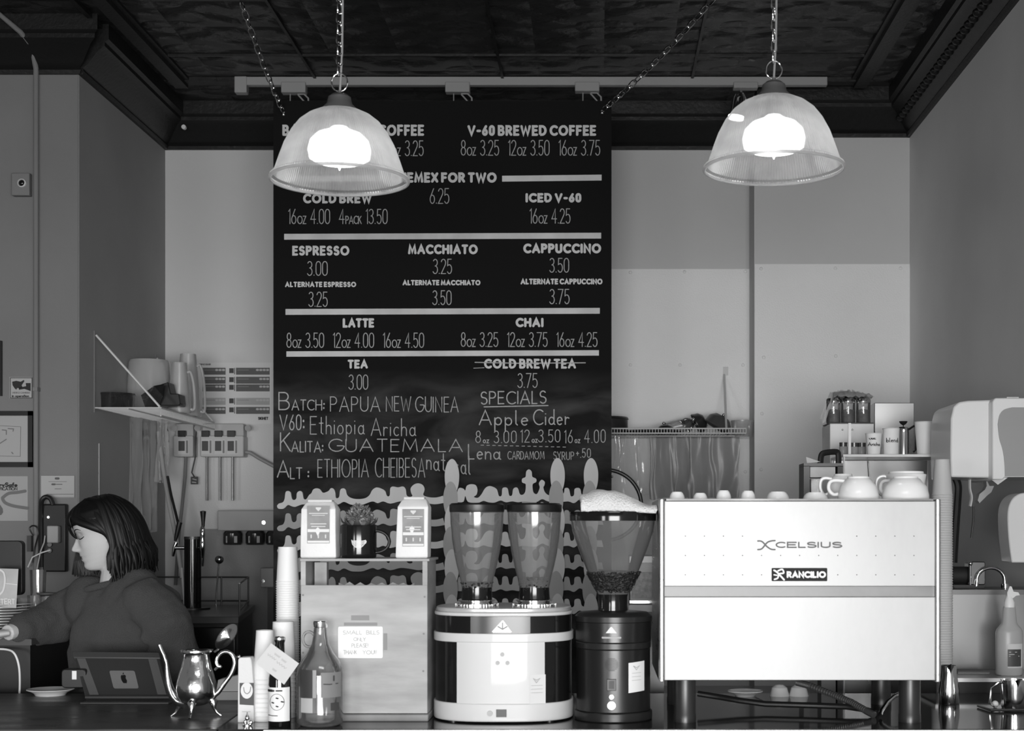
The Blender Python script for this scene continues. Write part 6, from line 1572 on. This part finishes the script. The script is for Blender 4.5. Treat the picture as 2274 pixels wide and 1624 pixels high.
for j in range(9):
    for i in range(29):
        u = i/28; v = j/8; x = X(1833,d3)+(X(1945,d3)-X(1833,d3))*u
        z = cz+.030*math.sin(PI*u)**.6*math.sin(PI*v)**.5+.008*noise.noise(Vector((u*14,v*9,2)))*1.2-(.10*(1-u*6) if u < 1/6 else 0)*(1 if v < .6 else .8)
        vs.append((x, d3+.01+.15*v+.006*noise.noise(Vector((u*12,v*9,7))), z))
for j in range(8):
    for i in range(28): a = j*29+i; fs.append((a,a+1,a+30,a+29))
b.add(vs, fs).build('crumpled_bag', film, label='crumpled clear plastic bag draped over the canisters', cat='plastic bag', smooth=50)
for k_, px in enumerate((1867,1883,1899,1916)):
    c = (X(px,5.450),5.470,zt2); kk = 5.450/F; wv = (9,7,9,9)[k_]
    if px < 1873: c = (X(1880,5.450)-.012,5.450,zt2)
    t = thing('spice_jar', ('leftmost','second','third','rightmost')[k_]+' small lidded jar in the row left of the paper cups', 'jar', c, 'small jars on the rack')
    MB().lathe([(.001,0),(wv*kk,0),(wv*kk,20*kk),(wv*.85*kk,22*kk)], c, 20).build('jar_body', mat('jar_cloudy', .35, .2), t)
    MB().lathe([(wv*.95*kk,21*kk),(wv*.98*kk,30*kk),(.001,30.5*kk)], c, 20).build('lid', mat('lid_dk', .12, .3, metal=.7), t)
b = MB().box(X(1883.5,5.330), X(1889.5,5.330), 5.325, 5.330, zt2, Z(940,5.330)); b.build('white_strip', whitep, label='upright narrow white strip in front of the small jars', cat='strip')
# tea press stand at left of rack
d = 5.0
t = thing('water_boiler', 'dark framed glass brewing device with a black handle left of the rack', 'brewer', W(1830,1110,d))
MB().box(X(1785,d), X(1798,d), d, d+.12, .8, Z(1035,d)).build('side_frame', mat('frame_grey', .14, .4), t); MB().box(X(1860,d), X(1872,d), d, d+.12, .8, Z(1035,d)).build('side_frame', black, t)
MB().box(X(1785,d), X(1872,d), d, d+.12, Z(1036,d), Z(1029,d)).build('top_frame', mat('frame_grey', .14, .4), t)
MB().box(X(1800,d), X(1856,d), d+.01, d+.11, Z(1060,d), Z(1037,d)).build('upper_window', mat('window_pale', .5, .3, var=.06, vscale=20), t)
MB().box(X(1802,d), X(1822,d), d+.01, d+.11, Z(1096,d), Z(1064,d)).build('lower_window', glassy, t); MB().box(X(1826,d), X(1858,d), d+.02, d+.11, .8, Z(1063,d)).build('lower_panel', mat('boiler_panel', .22, .4), t)
MB().tube(smoothpts3([W(1822,1030,d+.05),W(1824,1012,d+.05),W(1832,1006,d+.05),W(1858,1004,d+.05),W(1862,1012,d+.05),W(1862,1030,d+.05)],4), .010, 8).build('handle', black, t)
MB().add([W(1790,1015,d+.03),W(1822,1026,d+.03),W(1792,1029,d+.03),W(1790,1015,d+.04),W(1822,1026,d+.04),W(1792,1029,d+.04)],[(0,1,2),(5,4,3),(0,3,4,1),(1,4,5,2),(2,5,3,0)]).build('lid_flap', mat('flap', .45, .4), t)
# tall paper cup stack at the right
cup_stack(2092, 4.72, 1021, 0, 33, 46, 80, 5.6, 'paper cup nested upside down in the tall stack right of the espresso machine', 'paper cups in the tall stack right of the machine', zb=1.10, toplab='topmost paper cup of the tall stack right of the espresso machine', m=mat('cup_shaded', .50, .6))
# towel dispenser on the right wall
def onright(py, px): pass
d4 = 4.95
t = thing('towel_dispenser', 'large white paper towel dispenser with a grey oval window on the right wall', 'dispenser', (XR-.1, 4.6, Z(1060,d4)))
xd0 = X(2112,d4); 
zt_d, zb_d = Z(893,d4), Z(1058,d4)
MB().rbox(xd0, XR-.004, 4.30, d4, zb_d, zt_d, .05, 8, axis='y').build('housing', mat('disp_white', .72, .3), t, bevel=.008) if False else None
# cover: front part faces the room; the end nearest the camera shows the grey window
fp = [(2112,1060),(2111,1000),(2112,930),(2118,903),(2130,893),(2150,890),(2206,888),(2206,1062)]
k5 = 4.95; b = MB().prism([(X(x,k5),Z(y,k5)) for x, y in fp], k5, k5+.30); b.build('housing', mat('disp_white', .72, .3), t, bevel=.006)
k6 = 4.90
fp = [(2204,1065),(2204,892),(2208,885),(2225,884),(2400,884),(2400,1060),(2232,1060),(2226,1067)]
b = MB().prism([(X(x,k6),Z(y,k6)) for x, y in fp if x < 2300]+[(XR-.003,Z(884,k6)),(XR-.003,Z(1060,k6))][0:0], k6, k6+.33)
b = MB().prism([(X(2204,k6),Z(1065,k6)),(X(2204,k6),Z(892,k6)),(X(2210,k6),Z(884,k6)),(XR-.003,Z(884,k6)),(XR-.003,Z(1060,k6)),(X(2232,k6),Z(1060,k6)),(X(2226,k6),Z(1066,k6))], k6, k6+.33); b.build('cover', mat('disp_white', .72, .3), t, bevel=.004)
ov = [(2216,942),(2220,922),(2230,910),(2248,905),(2400,905),(2400,1058),(2232,1058),(2231,1030),(2227,1000),(2219,972)]
ov = smoothpts(ov[:4],4)+[(None,905),(None,1058)]+smoothpts(ov[6:]+[ov[0]],4)[:-1]
b = MB().prism([((XR-.004) if x is None else X(x,k6-.004),Z(y,k6-.004)) for x, y in ov], k6-.004, k6+.001); b.build('oval_window', mat('window_mid', .30, .3), t)
MB().box(X(2245,k6), X(2272,k6), k6+.05, k6+.1, Z(884,k6), Z(879,k6)).build('top_latch', whitep, t)
b = MB().add([W(2196,1061,k5-.002),W(2238,1061,k5-.05),W(2216,1077,k5-.03),W(2205,1070,k5+.03),W(2236,1060,k5+.02)],[(0,1,2),(0,2,3),(1,4,2),(4,3,2)]); b.build('paper_end', paper, label='torn white towel end sticking out below the towel dispenser', cat='paper towel')
pts = [(2186,1062),(2194,1080),(2204,1080),(2198,1094),(2190,1100),(2182,1108),(2172,1118),(2168,1112),(2172,1098),(2184,1088),(2188,1080)]
b = MB().prism([(X(x,5.1),Z(y,5.1)) for x, y in pts], 5.08, 5.12); b.build('crumpled_towel', mat('towel_grey', .42, .8), label='crumpled grey towel piece hanging below the towel dispenser', cat='paper towel')
b = MB().tube(smoothpts3([W(2153,1062,5.15),W(2153,1085,5.15),W(2157,1105,5.15),W(2154,1125,5.15)],4), [.014]*13, 10, flat=.4); b.build('hanging_strip', mat('strip_shine', .62, .25), label='shiny pale strip hanging under the left part of the towel dispenser', cat='strip')
b = MB().tube([W(2162,1125,5.17), W(2162,1150,5.17), W(2157,1195,5.17)], .004, 6); b.build('dark_cord', dark, label='thin dark cord hanging down the right wall below the dispenser', cat='cord')
b = MB().tube(smoothpts3([W(2122,1062,5.2),W(2128,1080,5.2),W(2127,1110,5.2),W(2122,1180,5.2),W(2118,1250,5.2)],4), .013, 8); b.build('black_hose', black, label='thick black hose hanging behind the right paper cup stack', cat='hose')
d5 = 4.75
b = MB().prism([(X(x,d5),Z(y,d5)) for x, y in smoothpts([(2247,1250),(2240,1195),(2238,1140),(2246,1112),(2262,1098),(2282,1094)],4)]+[(XR-.0005,Z(1094,d5)),(XR-.0005,Z(1250,d5))], d5, d5+.12)
b.build('soap_dispenser', mat('soap_white', .6, .3), label='rounded white soap dispenser cut off at the right edge', cat='dispenser', bevel=.004)
b = MB().tube(smoothpts3([W(2236,1180,4.9),W(2238,1130,4.9),W(2250,1105,4.9)],4), .004, 8); b.build('chrome_wire', chrome, label='bent chrome wire beside the white soap dispenser', cat='wire')
# sink unit
d6 = 4.98; zs6 = Z(1310,d6)
t = thing('sink_unit', 'steel sink cabinet with a high splash panel at the right wall', 'sink', (X(2180,d6), 5.05, 0))
MB().box(X(2076,d6), XR-.006, d6, d6+.012, Z(1491,d6), Z(1321,d6)).build('splash_panel', mat('splash_steel', .24, .33, metal=.9, rvar=.1, vscale=3), t)
MB().box(X(2076,d6), XR-.006, d6-.004, d6+.25, Z(1321,d6), zs6).build('ledge', mat('ledge_steel', .16, .3, metal=.9), t)
MB().box(X(2076,d6), XR-.006, d6+.014, d6+.24, .02, Z(1322,d6)).build('cabinet_body', dark, t)
MB().box(X(2064,4.8), XR-.006, 4.70, d6-.006, 0, 1.085).build('drainboard_base', black, t); MB().box(X(2060,4.8), XR-.006, 4.69, d6-.006, 1.086, 1.098).build('drainboard', steelb, t)
MB().tube([W(2125,1503,4.85)+Vector((0,0,.01)), W(2195,1503,4.85)+Vector((0,0,.01))], .014, 12).build('drain_pipe', mat('pipe_dull', .2, .4, metal=.6), t)
d7 = 5.06
b = MB(); pts = [W(2232,1311,d7), W(2231,1290,d7)]+[W(2200+31*math.cos(a), 1288-27*math.sin(a), d7) for a in [PI*i/12 for i in range(13)]]+[W(2169,1298,d7)]
t = thing('gooseneck_faucet', 'chrome gooseneck faucet arching over the steel sink ledge', 'faucet', W(2232,1310,d7))
b.tube(pts, .0068, 12).build('spout', chrome, t); MB().tube([W(2169,1290,d7), W(2168,1302,d7)], .0085, 12).build('aerator', chrome, t); MB().cyl(tuple(W(2232,1310,d7)), .014, .02).build('base_collar', chrome, t)
d8 = 5.12; zl8 = zs6+.0005
t = thing('tape_machine', 'small black machine with a chrome end plate on the sink ledge', 'machine', (X(2145,d8), d8, zl8))
MB().box(X(2110,d8), X(2176,d8), d8-.06, d8+.06, zl8, zl8+.012).build('base', black, t); MB().tube([W(2112,1278,d8), W(2148,1278,d8)], .030, 20).build('motor', blackm, t)
MB().rbox(X(2146,d8), X(2180,d8), d8-.05, d8+.03, zl8+.012, Z(1247,d8), .006, axis='y').build('end_plate', mat('plate_dull', .18, .25, metal=.9), t, bevel=.003)
MB().tube([W(2154,1300,d8-.055), W(2154,1252,d8-.055)], .005, 10).build('rod', chrome, t); MB().ball(W(2155,1252,d8-.055), .008).build('rod_knob', chrome, t)
# spray bottle
d9 = 4.78; zb9 = 1.0985; c = (X(2241,d9), d9, zb9); k9 = d9/F
yb = CY+(H-zb9)/k9
t = thing('spray_bottle', 'translucent spray bottle with a dark label standing by the sink', 'spray bottle', c)
def zz9(y): return (yb-y)*k9
MB().lathe([(.001,.002),(27*k9,0),(30*k9,zz9(1496)),(30*k9,zz9(1405)),(28*k9,zz9(1398)),(17*k9,zz9(1385)),(14*k9,zz9(1350)),(11*k9,zz9(1345))], c, 32, sy=.7).build('bottle_body', mat('bottle_frost', .36, .35), t, smooth=60)
MB().lathe([(12*k9,zz9(1349)),(12*k9,zz9(1338)),(8*k9,zz9(1328)),(6*k9,zz9(1322)),(.001,zz9(1321))], c, 24).build('collar', whitep, t)
MB().add([Vector(c)+Vector((x*k9,y_,zz9(z))) for y_ in (-.009,.009) for x, z in ((-5,1328),(-6,1316),(0,1302),(4,1303),(8,1314),(19,1316),(22,1322),(14,1323),(5,1330))],[tuple(range(9)),tuple(range(9,18))[::-1]]+[(i,(i+1)%9,(i+1)%9+9,i+9) for i in range(9)]).build('spray_head', mat('head_white', .66, .4), t)
f = lambda px, py: Vector((X(px,d9), d9-.7*math.sqrt(max(0,(30*k9)**2-(X(px,d9)-c[0])**2))-.0012, zb9+zz9(py)))
b = MB(); vs = [];
for y in (1429,1482):
    for i in range(9): vs.append(f(2232+35*i/8, y))
q = b.add(vs, [(i,i+1,10+i,9+i) for i in range(8)]).build('label', mat('spray_label', .55, .6), t)
f2 = lambda px, py: f(px,py)-Vector((0,.0008,0))
b = MB(); vs = []
for y in (1441,1479):
    for i in range(9): vs.append(f2(2232+31*i/8, y))
b.add(vs, [(i,i+1,10+i,9+i) for i in range(8)]).build('label_panel', dark, q)
f3 = lambda px, py: f(px,py)-Vector((0,.0014,0))
for y, x1 in ((1447,2252),(1452,2246),(1456,2258)): MB().ribbon([(2235,y),(x1,y)], 1.6, f3).build('print_line', mat('label_txt', .4, .6), q)
# milk pitchers on the counter
def milk(px, ytop, ybot, wt, wb, lab, hside):
    d = dz(ybot); k = d/F; c = (X(px,d),d,ZC); h = (ybot-ytop)*k
    t = thing('milk_pitcher', lab, 'milk pitcher', c, 'steel milk pitchers on the counter')
    MB().lathe([(.001,.001),(wb*k*.95,0),(wb*k,.004),(wb*k,h*.35),(wt*k*1.02,h*.8),(wt*k,h),(wt*k-.0015,h),(wb*k-.003,h*.3),(.001,.004)], c, 48).build('pitcher_body', steel, t, smooth=60)
    MB().tube([Vector(c)+Vector((hside*a*k,-.01,h*z)) for a, z in ((wt*.98,.92),(wt*1.25,.90),(wt*1.75,.72),(wt*1.85,.2),(wt*1.5,.06))], .0038, 8).build('handle', steel, t)
    MB().add([Vector(c)+Vector((x*k,y_*k,h*z)) for x, y_, z in ((-8,-wt*.9,.99),(8,-wt*.9,.99),(0,-wt*1.25,1.06),(0,-wt*.98,.72))],[(0,2,3),(1,3,2),(0,1,2)]).build('pouring_lip', steel, t)
    return t
def milk2(px, ytop, ybot, wt, wb, lab, hside): 
    milk(px, ytop, ybot, wt, wb, lab, hside)
milk2(2107,1478,1563,17,23,'steel milk pitcher standing just right of the espresso machine',-1) if False else milk(2107,1478,1563,17,23,'steel milk pitcher standing just right of the espresso machine',.02)
milk(2252,1510,1573,30,28,'wider steel milk pitcher at the right edge below the spray bottle',-1)
b = MB(); dq = 4.32
b.tube([(X(2172,dq),dq,ZC+.005),(X(2200,dq-.1),dq-.1,ZC+.005),(XR-.02,dq-.1,ZC+.005)], .004, 8); b.build('wire_stand', dkmetal, label='low bent metal rod lying in front of the wider milk pitcher', cat='rod')
b = MB().ball((X(2210,dq),dq,ZC+.0105), .010); b.build('stopper', whitep, label='small round white cap left of the wider milk pitcher', cat='stopper')
# ============================================================= camera, light
MB().box(-6, 3, -2.1, -2.0, 2.02, HC).build('front_light_blocker', wallm, kind='structure')  # added unseen header, keeps window light off the upper walls and ceiling
cam = bpy.data.cameras.new('camera'); cam.sensor_width = 36; cam.lens = F/2274*36
cam.shift_x = (1137-CX)/2274; cam.shift_y = (CY-812)/2274
cam.clip_start = .05; cam.clip_end = 60
cam.dof.use_dof = True; cam.dof.focus_distance = 5.3; cam.dof.aperture_fstop = 6.3
co = bpy.data.objects.new('camera', cam); col.objects.link(co); co.location = (0,0,H); co.rotation_euler = (PI/2,0,0)
sc = bpy.context.scene; sc.camera = co
def area(name, loc, tgt, sx, sy, e):
    L = bpy.data.lights.new(name, 'AREA'); L.shape = 'RECTANGLE'; L.size = sx; L.size_y = sy; L.energy = e
    o = bpy.data.objects.new(name, L); col.objects.link(o); o.location = loc
    o.rotation_euler = (Vector(tgt)-Vector(loc)).to_track_quat('-Z','Y').to_euler(); return o
area('shop_window_light', (1.3,-6,1.25), (1.2,6,1.0), 6.0, 2.3, 1150)
area('side_window_light', (-4.2,-5.0,1.5), (-1.0,6,1.2), 1.2, 1.6, 110)
area('shop_ceiling_light', (0.2,1.2,3.2), (0.2,4,1.0), 1.6, .4, 16)
w = bpy.data.worlds.new('world'); sc.world = w; w.use_nodes = True
w.node_tree.nodes['Background'].inputs[0].default_value = (1,1,1,1); w.node_tree.nodes['Background'].inputs[1].default_value = .12
sc.view_settings.view_transform = 'Standard'; sc.view_settings.look = 'None'; sc.view_settings.exposure = 0; sc.view_settings.gamma = 1
for o in bpy.data.objects:
    if '_o' in o: del o['_o']
